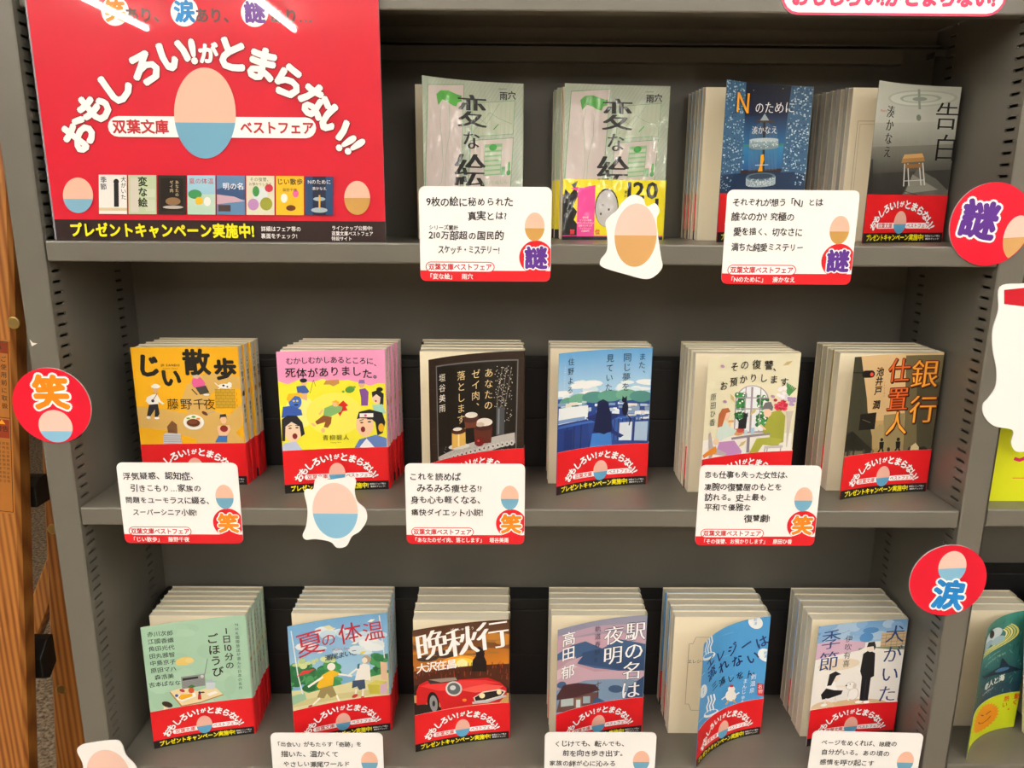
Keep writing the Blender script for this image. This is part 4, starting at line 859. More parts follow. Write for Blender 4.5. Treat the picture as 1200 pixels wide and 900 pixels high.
@cover
def c_sea(p):
    p.frame((200, 215), (345, 200), (165, 815)); p.G(100, 190, 400, 560, '#3E8A7C', '#1F4A5A'); p.R(100, 560, 400, 650, '#1C4054')
    g = random.Random(15)
    for i in range(120): x = g.uniform(170, 350); y = g.uniform(210, 600); p.L([(x, y), (x+g.uniform(-6, 6), y+g.uniform(8, 26))], 1.5, g.choice(['#2F7468', '#57A090', '#265A5E', '#1D4652']))
    for i in range(5):
        r = 62-i*6
        pts = [(255+r*math.cos(math.radians(a)), 300+r*1.05*math.sin(math.radians(a))) for a in range(-40, 225, 12)]
        p.L(pts, 4, ['#E4E07A', '#C9D07A', '#EDE9A0', '#D4D66A', '#F2EEB4'][i])
    p.E(248, 280, 34, 34, '#C9D6DC'); p.E(232, 310, 22, 20, '#8FB0C4'); p.E(270, 320, 20, 20, '#9CBCC8'); p.E(248, 268, 9, 24, '#2A2320', -12)
    p.T('OLD MAN AND THE SEA', 262, 412, 15, '#A9CFC0', 0, rot=7); p.T('ERNEST HEMINGWAY', 262, 388, 10, '#A9CFC0', 0, rot=7)
    p.P([(215, 440), (240, 480), (280, 470), (285, 420), (300, 470), (325, 500), (300, 510), (262, 500), (235, 490)], '#16283E'); p.E(285, 485, 16, 10, '#3A6A9A')
    for i in range(22): p.E(g.uniform(170, 260), g.uniform(430, 600), 7, 2.5, '#15303E', 60, n=6)
    p.T('老人と海', 266, 535, 38, '#F2F4F0', 0.02, rot=6); p.T('ヘミングウェイ', 250, 572, 14, '#F2F4F0', 0.01, rot=6)
@cover
def c_sea_band(p):
    p.frame((150, 612), (355, 550), (165, 815)); p.R(0, 400, 500, 1000, '#D2E021')
    n = 26; p.P([(262+(48 if i % 2 else 56)*math.cos(2*math.pi*i/(2*n)), 678+(68 if i % 2 else 80)*math.sin(2*math.pi*i/(2*n))) for i in range(2*n)], '#F29A1E')
    p.L([(245, 655), (258, 665)], 5, '#8A3A14'); p.L([(285, 652), (270, 664)], 5, '#8A3A14'); p.L([(240, 690), (250, 704), (266, 708), (282, 698), (290, 682)], 4, '#8A3A14')
    p.V('わくわく海で感動するな', 200, 618, 12, '#8A4A1E', 0.01, 1.1, dx=1); p.V('チカラが湧いてきたのだ', 182, 624, 12, '#8A4A1E', 0.01, 1.1, dx=1)
    p.V('熱い。', 326, 575, 34, '#D8662A', 0.03, 1.0); p.V('動く', 352, 560, 34, '#D8662A', 0.03, 1.0)
@cover
def c_cream(p):
    p.R(0, 0, 200, 200, '#D9D3BE'); p.T('短編集', 52, 110, 14, '#3A342A')
# first pages seen behind the swung-open covers
def page_lines(title, tx, ty, ts, box):
    def f(parent):
        p = Print(Path(1000.0), BW, BH, -0.25)
        x0, z0, x1, z1 = box
        pts = [(x0, z0+8), (x0+4, z0+8), (x0+7, z0), (x1, z0), (x1, z1), (x0+7, z1), (x0+4, z1-8), (x0, z1-8), (x0, z0+8)]
        p.L(pts, 0.45, '#9C917A'); p.T(title, tx, ty, ts, '#3A342A', 0.0)
        p.build('title_page_print', parent, 'printed_matte')
    return f
def plain_lines(parent):
    p = Print(Path(1000.0), BW, BH, -0.25)
    p.L([(8, 10), (8, 116), (60, 116)], 0.4, '#A89C84'); p.L([(10.5, 10), (10.5, 113), (60, 113)], 0.25, '#A89C84'); p.build('title_page_print', parent, 'printed_matte')
def tiny_text(parent):
    p = Print(Path(1000.0), BW, BH, -0.25)
    for i, c in enumerate('海と老人'): p.char(c, (22, 118-i*6), 5, '#4A4438', 0.0)
    p.build('title_page_print', parent, 'printed_matte')

# ------------------------------------------------------------------ the stacks of books
GR = 'paperbacks in the stack of '
stack('painting', -106, 86, 1, 2, 15, (8, 44), '#A9B79E', '#A9B79E', 'pale green paperback with green-haired figure, behind the white nine-pictures card', '%s grey-green paperback behind the copy that the nine-pictures card covers', GR+'pale green covers behind a card', m='printed_film', shift=(-1, 0))
stack('film', 38, 95, 1, 3, 15, (4, 12), '#A9B79E', '#A9B79E', 'shrink-wrapped pale green paperback with a yellow and pink band', '%s yellow-banded green paperback behind the shrink-wrapped front copy', GR+'yellow-banded green covers', m='printed_film', shift=(-7, 0), band_cols=('#F3E21C', '#1B1D22'), band_h=59.0)
stack('fountain', 177, 90, 1, 5, 11.5, (5, 40), '#7E93A4', '#2B4E70', 'dark blue paperback with a fountain and golden letter on its swung-open cover', '%s paperback behind the open dark blue fountain cover', GR+'dark blue fountain covers', shift=(-3, 0), jit=0.5)
stack('desk', 319, 85, 1, 6, 11.2, (5, 36), '#8A8880', '#5E5E56', 'grey paperback showing a school desk and water drop, cover swung open', '%s paperback behind the grey school desk cover', GR+'grey school desk covers', shift=(-14, 0), front_page=plain_lines)
stack('stroll', -394, 65, 2, 4, 13, (2, 5), '#F1B31C', '#ECE6D6', 'yellow paperback with walking people and a plate of food drawn on it', '%s yellow paperback behind the front walking-people copy', GR+'yellow covers', shift=(5, 0), spine_text=(0, 0, (('じい散歩', 132, 6.5, '#2A2622'), ('●', 98, 8, '#D8941C'), ('藤野千夜', 84, 5, '#2A2622'))))
stack('pinktale', -243, 54, 2, 5, 12.8, (4, 12), '#EE9CC6', '#E9E4DA', 'pink and yellow paperback with folk-tale faces and a fallen figure', '%s pink paperback behind the folk-tale faces copy', GR+'pink and yellow covers', shift=(7, 0), spine_text=(0, 0, (('むかしむかしあるところに', 140, 3.6, '#2A2622'), ('●', 92, 9, '#C9B030'), ('青柳碧人', 78, 4.6, '#2A2622'))))
stack('cake', -103, 52, 2, 4, 16, (8, 48), '#2E2119', '#3A2C22', 'dark brown paperback picturing small cakes on lace, cover swung open', '%s thick paperback behind the dark cake cover', GR+'dark cake covers', shift=(-2, 0))
stack('balcony', 29, 71, 2, 3, 13.5, (4, 34), '#3C7EC0', '#3C7EC0', 'blue paperback with a long-haired girl and a cat on a balcony', '%s paperback behind the blue balcony cover', GR+'blue balcony covers', shift=(1, 0))
stack('garden', 173, 48, 2, 5, 13, (5, 28), '#E6E1C3', '#E6E1C3', 'cream paperback with a couple at a table by an arched window', '%s cream paperback behind the couple at the arched window', GR+'cream covers', shift=(-1, 0))
stack('bank', 320, 54, 2, 4, 14.5, (4, 24), '#8A7444', '#8A7444', 'sepia paperback with large orange characters over a city street', '%s paperback behind the sepia city street cover', GR+'sepia city covers', shift=(-1, 0))
stack('mint', -404, 54, 3, 6, 10.8, (8, 20), '#A6CDB3', '#C9DDCB', 'mint green paperback with a radio on an open book', '%s mint green paperback behind the radio cover', GR+'mint green covers', shift=(0, 0), spine_text=(0, 0, (('1日', 138, 4.4, '#2A2622'), ('分のごほうび', 128, 4.4, '#2A2622'), ('●', 92, 6, '#D8B04A'), ('赤川次郎', 80, 3.4, '#2A2622'))))
stack('summer', -251, 60, 3, 6, 10, (8, 24), '#7FB4DA', '#CFE0E4', 'sky-blue paperback with two children pulling hands by a green hedge', '%s paperback behind the two running children cover', GR+'summer sky covers', shift=(0, 0), spine_text=(0, 0, (('夏の体温', 134, 5, '#B8283C'), ('瀬尾まいこ', 96, 4, '#1E3454'))))
stack('car', -116, 47, 3, 4, 18, (5, 20), '#4A2A1C', '#3A2420', 'sunset-orange paperback with a red open sports car', '%s thick paperback behind the red sports car cover', GR+'red sports car covers', shift=(-1, 0))
stack('station', 35, 57, 3, 5, 12.6, (6, 28), '#6F8FB0', '#6F8FB0', 'blue-violet paperback with a small country station by a lake', '%s paperback behind the country station cover', GR+'country station covers', shift=(0, 0))
stack('steam', 170, 55, 3, 5, 13, (8, 56), '#4F9FDB', '#4F9FDB', 'bright blue paperback with steam marks, cover swung wide open', '%s bright blue paperback behind the wide open cover', GR+'bright blue covers', shift=(1, 0), front_page=page_lines('エレジーは流れない', 40, 92, 5, (18, 30, 95, 122)))
stack('dog', 319, 50, 3, 5, 14, (3, 14), '#8FB2D6', '#8FB2D6', 'white and blue paperback with a student in black and a white dog', '%s paperback behind the student and white dog cover', GR+'white dog covers', shift=(2, 0))
stack('sea', 464, 62, 3, 3, 15, (6, 58), '#2F6A6C', '#2F6A6C', 'sea-green paperback with a leaping swordfish and a lime sun band', '%s sea-green paperback behind the swordfish cover', GR+'sea-green covers', zs=-546.0, band_cols=('#D2E021', None))
fc = stack('cream', 573, 38, 3, 1, 15, (30, 75), '#D9D3BE', '#D9D3BE', 'tilted paperback with its cover folded back and cream title page showing', '', GR+'cream title pages', zs=-546.0, band=False, front_page=tiny_text)
fc.rotation_euler.y = math.radians(-8)
stack('cream', 592, 64, 3, 3, 15, (0, 0), '#D9D3BE', '#D9D3BE', 'upright cream paperback right behind the tilted title-page book', '%s cream paperback behind the upright cream one', GR+'cream title pages', zs=-546.0, band=False)

# ================================================================== promotional poster
ps = tag(empty('poster', -422.5, 2.5, 0.2), 'large glossy red promotional poster standing on the upper shelf', 'poster')
PW, PH = 297.5, 224.0
MB().box(0, PW, 0.05, 3.0, 0, PH).build('acrylic_panel', 'acrylic', ps)
p = Print(Path(1000.0), PW-1.5, PH, 0.0)
def poster_uv(q):
    x, y = q; xl = 90+(168-90)*y/705.0; xr = 1112+(1134-1112)*y/705.0
    return (1.5+(x-xl)/(xr-xl)*(PW-1.5), (705-y)*0.2835*(1-0.0*y))
p.uv = poster_uv; p.M = True; p.su = 0.295; p.sv = 0.2835; p.w = PW
p._poly([(1.5, 0), (PW, 0), (PW, PH), (1.5, PH)], '#CF1530'); p._poly([(1.5, 0), (PW, 0), (PW, 18.5), (1.5, 18.5)], '#2A1B1E')
for x, c, ch in ((347, '#EE8A1C', '笑'), (548, '#1C8AD2', '涙'), (752, '#6A3A96', '謎')):
    p.E(x, 32, 40, 41, '#FFFFFF', n=28); p.T(ch, x, 32, 62, c, 0.045)
for x, t in ((437, 'あり、'), (640, 'あり、'), (858, 'あり…')): p.T(t, x, 42, 43, '#5A4444', 0.032)
ttl = (('お', 237, 383, 52), ('も', 283, 305, 44), ('し', 345, 245, 34), ('ろ', 432, 190, 24), ('い', 515, 152, 13), ('!', 572, 140, 6), ('が', 617, 148, 2), ('と', 685, 150, -6), ('ま', 772, 178, -16), ('ら', 850, 225, -27), ('な', 925, 282, -38), ('い', 985, 345, -50), ('!', 1020, 402, -58), ('!', 1046, 412, -58))
for col, bd in (('#8E0F1E', 0.085), ('#FFFFFF', 0.055)):
    for ch, x, y, r in ttl: p.T(ch, x, y, 60 if ch == 'が' else (104 if ch != '!' else 92), col, bd, rot=r)
p.pill(323, 329, 930, 390, '#FFFFFF'); p.T('双葉文庫', 418, 360, 43, '#B8202E', 0.032); p.T('ベストフェア', 816, 360, 40, '#B8202E', 0.032, sx=0.94)
p.oval(606, 320, 90, 132, '#F0BFA8', '#6FA9C6', -0.2)
p.oval(233, 566, 44, 54, '#F0BFA8', '#7FB2CC', -0.2); p.oval(1050, 568, 38, 52, '#F0BFA8', '#C99A52', 0.0)
th_cols = (('#ECEBE6', '#26324E', '犬がいた季節'), ('#BCCBA8', '#20301E', '変な絵'), ('#2A211E', '#D8C9A0', 'ゼイ肉'), ('#B9D6C4', '#B8283C', '夏の体温'), ('#5C84AC', '#F2F2F2', '駅の名は'), ('#E2DEC4', '#3A3A30', '復讐'), ('#EFC02A', '#2A2622', 'じい散歩'), ('#24466E', '#F2F2F2', 'Nのために'))
for i, (bg, fg, t) in enumerate(th_cols):
    x0 = 294+i*86.3; p.R(x0, 503, x0+82, 622, bg)
    if i == 0: p.R(x0+44, 530, x0+58, 600, '#1C1C20'); p.E(x0+51, 524, 8, 9, '#1C1C20'); p.R(x0, 603, x0+82, 612, '#D9C7A2'); p.V('犬がいた', x0+72, 508, 17, fg, 0.01); p.V('季節', x0+14, 508, 20, fg, 0.01)
    elif i == 1: p.R(x0+6, 512, x0+30, 616, '#D2CCC0'); p.R(x0+50, 545, x0+78, 570, '#C9D2BC'); p.R(x0+50, 578, x0+78, 612, '#C9D2BC'); p.V('変な絵', x0+42, 508, 30, fg, 0.03)
    elif i == 2: p.R(x0+8, 512, x0+74, 612, '#17120F'); p.E(x0+44, 582, 22, 12, '#8A6A4A'); p.E(x0+44, 600, 30, 5, '#B9B4AC'); p.V('あなたの', x0+56, 518, 12, fg); p.V('ゼイ肉', x0+40, 518, 12, fg)
    elif i == 3: p.R(x0, 503, x0+82, 560, '#9CCBE0'); p.E(x0+22, 560, 20, 14, '#3A8A54'); p.E(x0+34, 580, 12, 12, '#EFC02A'); p.E(x0+58, 582, 10, 14, '#F4F1EC'); p.T(t, x0+41, 520, 19, fg)
    elif i == 4: p.P([(x0, 545), (x0+40, 530), (x0+82, 545), (x0+82, 575), (x0, 570)], '#34527C'); p.P([(x0, 560), (x0+50, 566), (x0+82, 580), (x0, 590)], '#C7A6B6'); p.R(x0+4, 592, x0+40, 612, '#4A3A3A'); p.T('明の名', x0+48, 535, 22, fg, 0.01)
    elif i == 5: p.E(x0+41, 560, 22, 24, '#DDE6E8'); p.E(x0+20, 590, 16, 18, '#BC8CC0'); p.E(x0+58, 588, 18, 20, '#9CA03C'); p.E(x0+66, 540, 12, 12, '#C8324A'); p.E(x0+28, 550, 10, 16, '#3F8F4A'); p.T('その復讐、', x0+41, 514, 13, fg); p.T('お預かりします', x0+41, 528, 10, fg)
    elif i == 6: p.E(x0+24, 570, 10, 14, '#F4F1EA'); p.E(x0+58, 556, 9, 12, '#E5629C'); p.E(x0+44, 600, 14, 9, '#6A3820'); p.T('じい散歩', x0+41, 520, 20, fg, 0.02); p.T('藤野千夜', x0+41, 545, 11, fg)
    else: p.R(x0+22, 503, x0+60, 622, '#1B2440'); p.E(x0+41, 572, 18, 6, '#9CB0B8'); p.R(x0+39, 560, x0+44, 600, '#E8B040'); p.E(x0+41, 606, 24, 8, '#A8B8BE'); p.T(t, x0+41, 520, 15, fg); p.T('湊かなえ', x0+41, 540, 11, fg)
p.T('プレゼントキャンペーン実施中!', 478, 672, 46, '#F2EA1C', 0.04, sx=0.86)
p.T('詳細はフェア帯の', 768, 665, 17, '#FFFFFF', 0.01, align='l', sx=0.9); p.T('裏面をチェック!', 768, 687, 17, '#FFFFFF', 0.01, align='l', sx=0.9)
p.T('ラインナップ公開中!', 975, 661, 15, '#FFFFFF', 0.01, align='l', sx=0.9); p.T('双葉文庫ベストフェア', 975, 678, 15, '#FFFFFF', 0.01, align='l', sx=0.85); p.T('特設サイト', 975, 694, 14, '#FFFFFF', 0.01, align='l', sx=0.9)
p.build('poster_print', ps, 'printed_mirror')

# ================================================================== hand-lettered cards clipped to the shelf edges
CW, CH = 118.0, 83.5
def card(x, ztop, lines, foot, badge, label, rot=0.0, w=CW):
    r = empty('message_card', x, -1.0, ztop-CH); tag(r, label, 'card', 'hand-lettered cards on the shelf edges'); r.rotation_euler.y = math.radians(rot)
    plate('card_sheet', round_rect(w, CH, 5.5), 1.1, '#FBFBFA', r)
    p = Print(Path(1000.0), w, CH, 0.0); p.frame((145, 472), (613, 472), (145, 805))
    # red foot with the card's rounded corners
    o = [(5.5-5.5*math.cos(t), 5.5-5.5*math.sin(t)) for t in (math.pi/2*i/6 for i in range(7))]
    p._poly(o+[(w-a, b) for a, b in reversed(o)]+[(w, 9.6), (0, 9.6)], '#D81E28')
    bc_, bch = badge; cx, cy, rr = 560, 718, 60
    pts = [(cx+rr*math.cos(t), cy+rr*math.sin(t)) for t in (2*math.pi*i/36 for i in range(36))]
    p.P([(min(a, 612), min(b, 770)) for a, b in pts], '#DE1A26')
    p.T(bch, cx, cy+2, 82, '#FFFFFF', 0.10); p.T(bch, cx, cy+2, 82, bc_, 0.045)
    bl = ('#F0BFA8', '#C99A52') if bch == '謎' else ('#F0BFA8', '#6FA9C6')
    p.oval(554, 610, 35, 50, bl[0], bl[1], -0.1)
    p.pill(164, 735, 412, 773, '#D81E28'); p.pill(167, 738, 409, 770, '#FFFFFF'); p.T('双葉文庫ベストフェア', 288, 754, 25.5, '#C41E2A', 0.028, sx=0.9)
    p.T(foot, 168, 788, 22, '#FFFFFF', 0.016, align='l', sx=0.95 if len(foot) < 16 else 0.86)
    p.build('card_print', r, 'printed')
    q = Print(Path(1000.0), w, CH, 0.2); q.frame((145, 472), (613, 472), (145, 805))
    for t, lx, ly, sz, *k in lines: q.T(t, lx, ly, sz, '#1C1C1E', 0.016, align='l', jit=1, sx=k[0] if k else 0.98)
    q.build('hand_lettering', r, 'printed')
    return r
ORG, PUR, BLU = '#F08A14', '#5A2E8E', '#1C84D2'
card(-94, 49.6, (('9枚の絵に秘められた', 170, 525, 33), ('真実とは?', 316, 573, 33), ('シリーズ累計', 178, 615, 18), ('210万部超の国民的', 176, 642, 33), ('スケッチ・ミステリー!', 210, 692, 30, 0.72)), '「変な絵」　雨穴', (PUR, '謎'), 'white hand-lettered card in front of the pale green figure cover')
card(180, 48.5, (('それぞれが想う「N」とは', 165, 515, 28), ('誰なのか? 究極の', 165, 565, 30), ('愛を描く、切なさに', 176, 618, 30, 0.92), ('満ちた純愛ミステリー', 172, 672, 30, 0.87)), '「Nのために」　湊かなえ', (PUR, '謎'), 'white hand-lettered card in front of the dark blue fountain cover')
card(-390, -209.4, (('浮気疑惑、認知症、', 165, 525, 33), ('引きこもり…家族の', 190, 575, 31), ('問題をユーモラスに綴る、', 165, 625, 29), ('スーパーシニア小説!', 188, 675, 30, 0.9)), '「じい散歩」　藤野千夜', (ORG, '笑'), 'white hand-lettered card in front of the yellow walking-people book', w=CW-2)
card(-113, -209, (('これを読めば', 160, 525, 34), ('みるみる痩せる!?', 190, 572, 34), ('身も心も軽くなる、', 165, 620, 33), ('痛快ダイエット小説!', 165, 672, 31)), '「あなたのゼイ肉、落とします」　垣谷美雨', (ORG, '笑'), 'white hand-lettered card in front of the dark cake cover', w=CW-2)
card(172, -209.4, (('恋も仕事も失った女性は、', 163, 510, 29), ('凄腕の復讐屋のもとを', 165, 560, 31), ('訪れる。史上最も', 170, 603, 31), ('平和で優雅な', 172, 645, 31), ('復讐劇!', 330, 690, 32)), '「その復讐、お預かりします」　原田ひ香', (ORG, '笑'), 'white hand-lettered card in front of the cream arched-window cover')
card(-262, -508.4, (('「出会い」がもたらす「奇跡」を', 160, 525, 25), ('描いた、温かくて', 185, 572, 31), ('やさしい瀬尾ワールド', 190, 622, 29)), '「夏の体温」　瀬尾まいこ', (BLU, '涙'), 'white hand-lettered card in front of the sky-blue children cover')
card(27, -506.9, (('くじけても、転んでも、', 185, 525, 29), ('前を向き歩き出す。', 220, 572, 31), ('家族の絆が心に沁みる', 165, 622, 29)), '「駅の名は夜明」　高田郁', (BLU, '涙'), 'white hand-lettered card in front of the country station cover')
card(308, -504.4, (('ページをめくれば、18歳の', 185, 525, 28), ('自分がいる。あの頃の', 190, 572, 30), ('感情を呼び起こす', 190, 622, 30)), '「犬がいた季節」　伊吹有喜', (BLU, '涙'), 'white hand-lettered card in front of the white dog cover', rot=1.5)

# ================================================================== die-cut cards and round badges
def sheet_oval(p, cx, cz, rx, rz, top, bot, split, r=None):
    t0 = math.asin(split); n = 26; p.off += 0.02
    for c, a0, a1 in ((top, t0, math.pi-t0), (bot, math.pi-t0, 2*math.pi+t0)):
        pts = [(cx+rx*math.cos(a0+(a1-a0)*i/n), cz+rz*math.sin(a0+(a1-a0)*i/n)) for i in range(n+1)]
        if r: pts = [(a*min(1, (r-0.6)/max(1e-6, math.hypot(a, b))), b*min(1, (r-0.6)/max(1e-6, math.hypot(a, b)))) for a, b in pts]
        b0 = p.n; p.vs.append(np.array([(a, -p.off, b) for a, b in pts])); p.n += len(pts); p.fs.append(tuple(range(b0, b0+len(pts)))); p.cs.append(lin(c))
def diecut(name, outline, patches, label, y=-1.0, th=1.1):
    zs = min(z for x, z in outline); xs = sum(x for x, z in outline)/len(outline)
    r = tag(empty(name, xs, y, zs), label, 'card')
    o = smooth_loop([(x-xs, z-zs) for x, z in outline]); 
    a = sum(o[i][0]*o[(i+1) % len(o)][1]-o[(i+1) % len(o)][0]*o[i][1] for i in range(len(o)))
    if a < 0: o = o[::-1]
    plate('card_sheet', o, th, '#FBFAF8', r)
    p = Print(Path(1000.0), 1e4, 1e4, 0.0)
    for q in patches:
        if len(q) == 3:
            n = len(q[1]); p.off += 0.02; b0 = p.n; p.vs.append(np.array([(a-xs, -p.off, b-zs) for a, b in q[1]])); p.n += n; p.fs.append(tuple(range(b0, b0+n))); p.cs.append(lin(q[2]))
        else: sheet_oval(p, q[0]-xs, q[1]-zs, *q[2:])
    p.build('colour_patch', r, 'printed')
    return r
diecut('die_cut_card', [(95.7, 43.4), (104.6, 41.0), (108.7, 33.6), (116.2, 36.2), (120.3, 30.0), (118.2, 22.6), (120.2, 7.6), (123.7, -10.0), (125.5, -20.1), (119.4, -27.9), (110.5, -31.0), (92.2, -26.7), (71.4, -20.5), (69.1, -14.1), (74.7, -5.2), (74.2, 9.8), (72.5, 19.8), (77.4, 26.0), (82.3, 29.8), (87.1, 37.2)],
       ((100, 8, 19, 28, '#F3CDBE', '#D2A366', 0.0),), 'white die-cut card with pink and tan patches below the shrink-wrapped book')
diecut('die_cut_card', [(-195.4, -223.2), (-186.5, -225.9), (-176.0, -224.5), (-164.2, -223.1), (-160.5, -227.2), (-162.2, -236.9), (-160.0, -248.1), (-152.5, -256.4), (-151.6, -267.7), (-158.6, -279.1), (-166.8, -284.9), (-172.6, -295.0), (-182.0, -297.0), (-188.3, -290.7), (-202.7, -287.9), (-212.1, -288.5), (-215.2, -283.7), (-211.2, -273.7), (-209.0, -256.7), (-211.2, -239.9), (-209.1, -235.7), (-202.6, -235.7), (-200.0, -226.0)],
       ((-182, -258, 22, 29, '#F3CDBE', '#86BEDD', -0.1),), 'white die-cut card with pink and blue patches below the folk-tale faces book')
diecut('die_cut_card', [(-452.0, -520.8), (-425.5, -517.4), (-418.8, -522.4), (-415.9, -536.0), (-407.1, -549.6), (-404.9, -570.3), (-409.4, -598.3), (-466.2, -601.9), (-469.1, -577.4), (-462.8, -549.7), (-466.9, -531.0), (-462.6, -524.2)],
       ((-437, -560, 23, 31, '#F3CDBE', '#86BEDD', -0.1),), 'white die-cut card at the foot of the steel post beside the mint books')
diecut('die_cut_card', [(435.7, -36.2), (454.7, -33.0), (476.9, -33.4), (483.5, -56.8), (494.2, -88.6), (503.9, -129.3), (499.1, -148.7), (500.7, -174.0), (489.8, -191.1), (476.6, -194.1), (469.7, -185.5), (469.1, -172.7), (450.7, -168.6), (439.7, -158.8), (436.7, -147.7), (441.1, -140.7), (446.1, -129.6), (444.4, -113.2), (438.0, -94.3), (435.1, -75.6), (437.6, -57.1)],
       ((0, [(440, -38.8), (474, -35), (477, -52), (459.4, -53.8), (442, -51.8)], '#C41A2A'),), 'tall white die-cut card with a red patch fixed to the steel post')
def badge(x, z, r, ch, col, size, cx, cz, rot, patch, label, tilt=0.0, yaw=0.0):
    e = tag(empty('round_badge', x, -1.6, z), label, 'badge', 'round red badges on the bookcase posts'); e.rotation_euler = (0, math.radians(tilt), math.radians(yaw))
    plate('badge_disc', [(r*math.cos(t), r*math.sin(t)) for t in (2*math.pi*i/48 for i in range(48))], 1.7, '#DB1230', e, '#C9C9C9')
    p = Print(Path(1000.0), 1e4, 1e4, 0.0)
    for px, pz, rx, rz, c1, c2, sp in patch: sheet_oval(p, px, pz, rx, rz, c1, c2, sp, r)
    for c, bd in (('#FFFFFF', 0.10), (col, 0.045)):
        p.off += 0.06; p.char(ch, (cx, cz), size, c, bd, rot)
    p.build('badge_print', e, 'printed')
badge(-443.5, -153.2, 36.6, '笑', ORG, 34, 1, 13, 0, ((1, -20, 16, 16, '#F3CDBE', '#86BEDD', -0.3),), 'round red badge with an orange laugh character on the post by the wood')
badge(418.5, 19.8, 36.8, '謎', PUR, 34, -11, 4, -9, ((26, -12, 13, 20, '#F3CDBE', '#D2A366', 0.0),), 'round red badge with a purple riddle character at the upper shelf end')
badge(428.5, -330.0, 38.5, '涙', BLU, 33, 2, -16, -8, ((3, 15, 14, 17, '#F3CDBE', '#86BEDD', -0.1),), 'round red badge with a blue tear character above the white dog books', tilt=-3)
# slogan strip along the top shelf
e = tag(empty('slogan_strip', 216.5, 6.9, 193.8), 'white pill-shaped slogan strip with pink lettering on the top shelf edge', 'sign')
def pill_outline(w, h, n=10):
    r = h/2; return [(w-r+r*math.sin(t), r-r*math.cos(t)) for t in (math.pi*i/n for i in range(n+1))]+[(r-r*math.sin(t), r+r*math.cos(t)) for t in (math.pi*i/n for i in range(n+1))]
plate('strip_sheet', pill_outline(192, 31), 1.2, '#E63C6A', e)
p = Print(Path(1000.0), 192, 31, 0.0); p.pill(1.8, 1.8, 190.2, 29.2, '#FFFFFF'); p.T('おもしろい!がとまらない!', 96, 14.2, 15.5, '#E63C6A', 0.06, sx=0.98); p.build('strip_print', e)
# lime board in the next bookcase
e = tag(empty('display_board', 472, 22, -254.0), 'lime yellow board with a pink stroke standing behind the tall white card', 'display board'); e.rotation_euler.x = math.radians(-4)
plate('board_sheet', [(0, 0), (105, 0), (105, 130), (0, 130)], 3, '#D4DA1E', e)
p = Print(Path(1000.0), 105, 130, 0.0); p.L([(22, 44), (27, 42.5), (34, 45.5), (44, 50), (60, 49)], 3.4, '#C41E5A'); p.L([(22, 24), (80, 24)], 0.8, '#D0503A'); p.build('board_print', e)

# ================================================================== wooden stepladder beside the bookcase
ld = tag(empty('stepladder', -640, 60, -ZO), 'brown wooden stepladder with brass screws standing beside the bookcase', 'stepladder')
def lp(x, y, z): return (x+640, y-60, z+ZO)
def rail(x72, slope, y, w, d, z0, z1, nm='rail'):
    X = lambda z: x72-slope*(-72-z)
    return MB().beam(lp(X(z0)-w/2, y+d/2, z0), lp(X(z1)-w/2, y+d/2, z1), w, d, 0.3).build(nm, 'wood', ld)
rail(-507, 0.113, 60, 62, 24, -ZO, 140)
X2l = lambda z: -558-0.0933*(-260-z)
MB().beam(lp(X2l(-ZO)+29, 163, -ZO), lp(X2l(90)+29, 163, 90), 58, 26, 0.3).build('rail', 'wood', ld)
MB().beam(lp(-650, 190, -556), lp(-566, 190, -380), 24, 18, 0.2).build('brace', 'wood', ld)
MB().extrude_x([(28, -505+ZO), (28, -480+ZO), (44, -464+ZO), (56, -464+ZO), (56, -500+ZO), (40, -512+ZO)], 640-577, 640-551).build('hinge_cap', 'black_plastic', ld, 1.0)
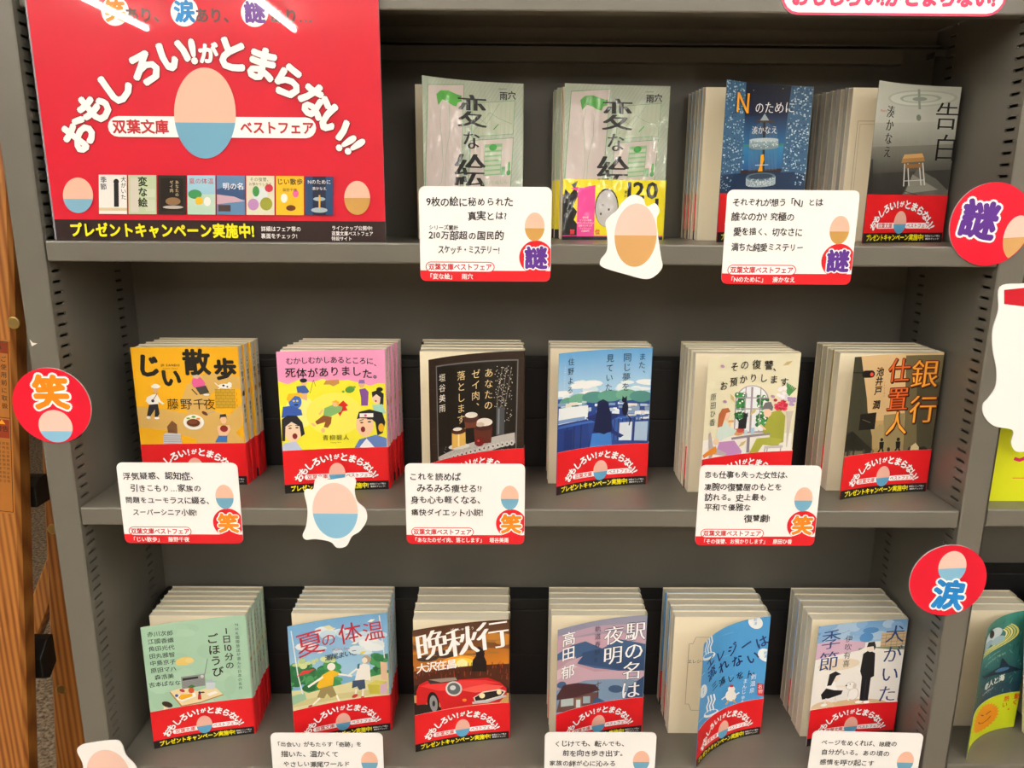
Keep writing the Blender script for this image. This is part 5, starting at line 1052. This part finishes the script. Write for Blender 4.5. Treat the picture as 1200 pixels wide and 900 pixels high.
MB().extrude_x([(28, -293+ZO), (28, -270+ZO), (40, -262+ZO), (52, -262+ZO), (52, -293+ZO)], 640-548, 640-529).build('hinge_cap', 'black_plastic', ld, 1.0)
def screw(x, y, z):
    n = 16; pr = [(x+640+6.2*math.cos(2*math.pi*i/n), z+ZO+6.2*math.sin(2*math.pi*i/n)) for i in range(n)]
    MB().extrude_y(pr, y-60-1.6, y-60+1).build('screw', 'brass', ld, 0.7)
screw(-507.5, 60, -84); screw(-555.3, 150, -346); screw(-573.1, 150, -563)
lab_o = plate('warning_label', round_rect(42, 188, 3), 0.6, '#A86A2C', ld, '#7A4A20'); lab_o.location = ((-577+640)*MM, -0.5*MM, (-284+ZO)*MM); lab_o.rotation_euler.y = math.radians(6.45)
p = Print(Path(1000.0), 42, 188, 0.0); p.L([(2, 2), (40, 2), (40, 186), (2, 186), (2, 2)], 0.7, '#2A1A0E'); p.L([(2, 106), (40, 106)], 0.7, '#2A1A0E'); p.R(2.5, 174, 39.5, 185.5, '#7E3014'); p.T('お願い', 22, 179.8, 8, '#2A1A0E', 0.01); p.R(24, 84, 39, 104, '#8E3418'); p.T('警告', 31.5, 94, 6.5, '#2A1A0E', 0.01); p.P([(28, 99), (31.5, 104), (35, 99)], '#E0A01E')
for i, t in enumerate(('ご使用前に取扱', '説明書を必ず', 'お読みください', 'この製品は')):
    for j, c in enumerate(t): p.char(c, (35-i*8, 168-j*8.2), 6.2, '#3A2412', 0.01)
for i in range(9):
    for j in range(10 if i < 4 else 20): p.char('取扱注意使用時必転倒落下'[(i*5+j) % 12], (36.5-i*4.2, (78 if i < 4 else 100)-j*4.6), 3.4, '#3A2412', 0.005)
p.build('label_print', lab_o, 'printed_matte')
# small chips in the post's paint
p = Print(Path(1000.0), 1e4, 1e4, 0.05)
V = np.array([(-456.5, -0.06, -90), (-453.8, -0.06, -93.2), (-449.8, -0.06, -93.8), (-455.2, -0.06, -96.5)]); p.vs.append(V+np.array([0, 0, ZO])); p.n = 4; p.fs.append((0, 1, 2, 3)); p.cs.append(lin('#E6E2D8'))
p.build('paint_chip', bc, 'printed_matte')
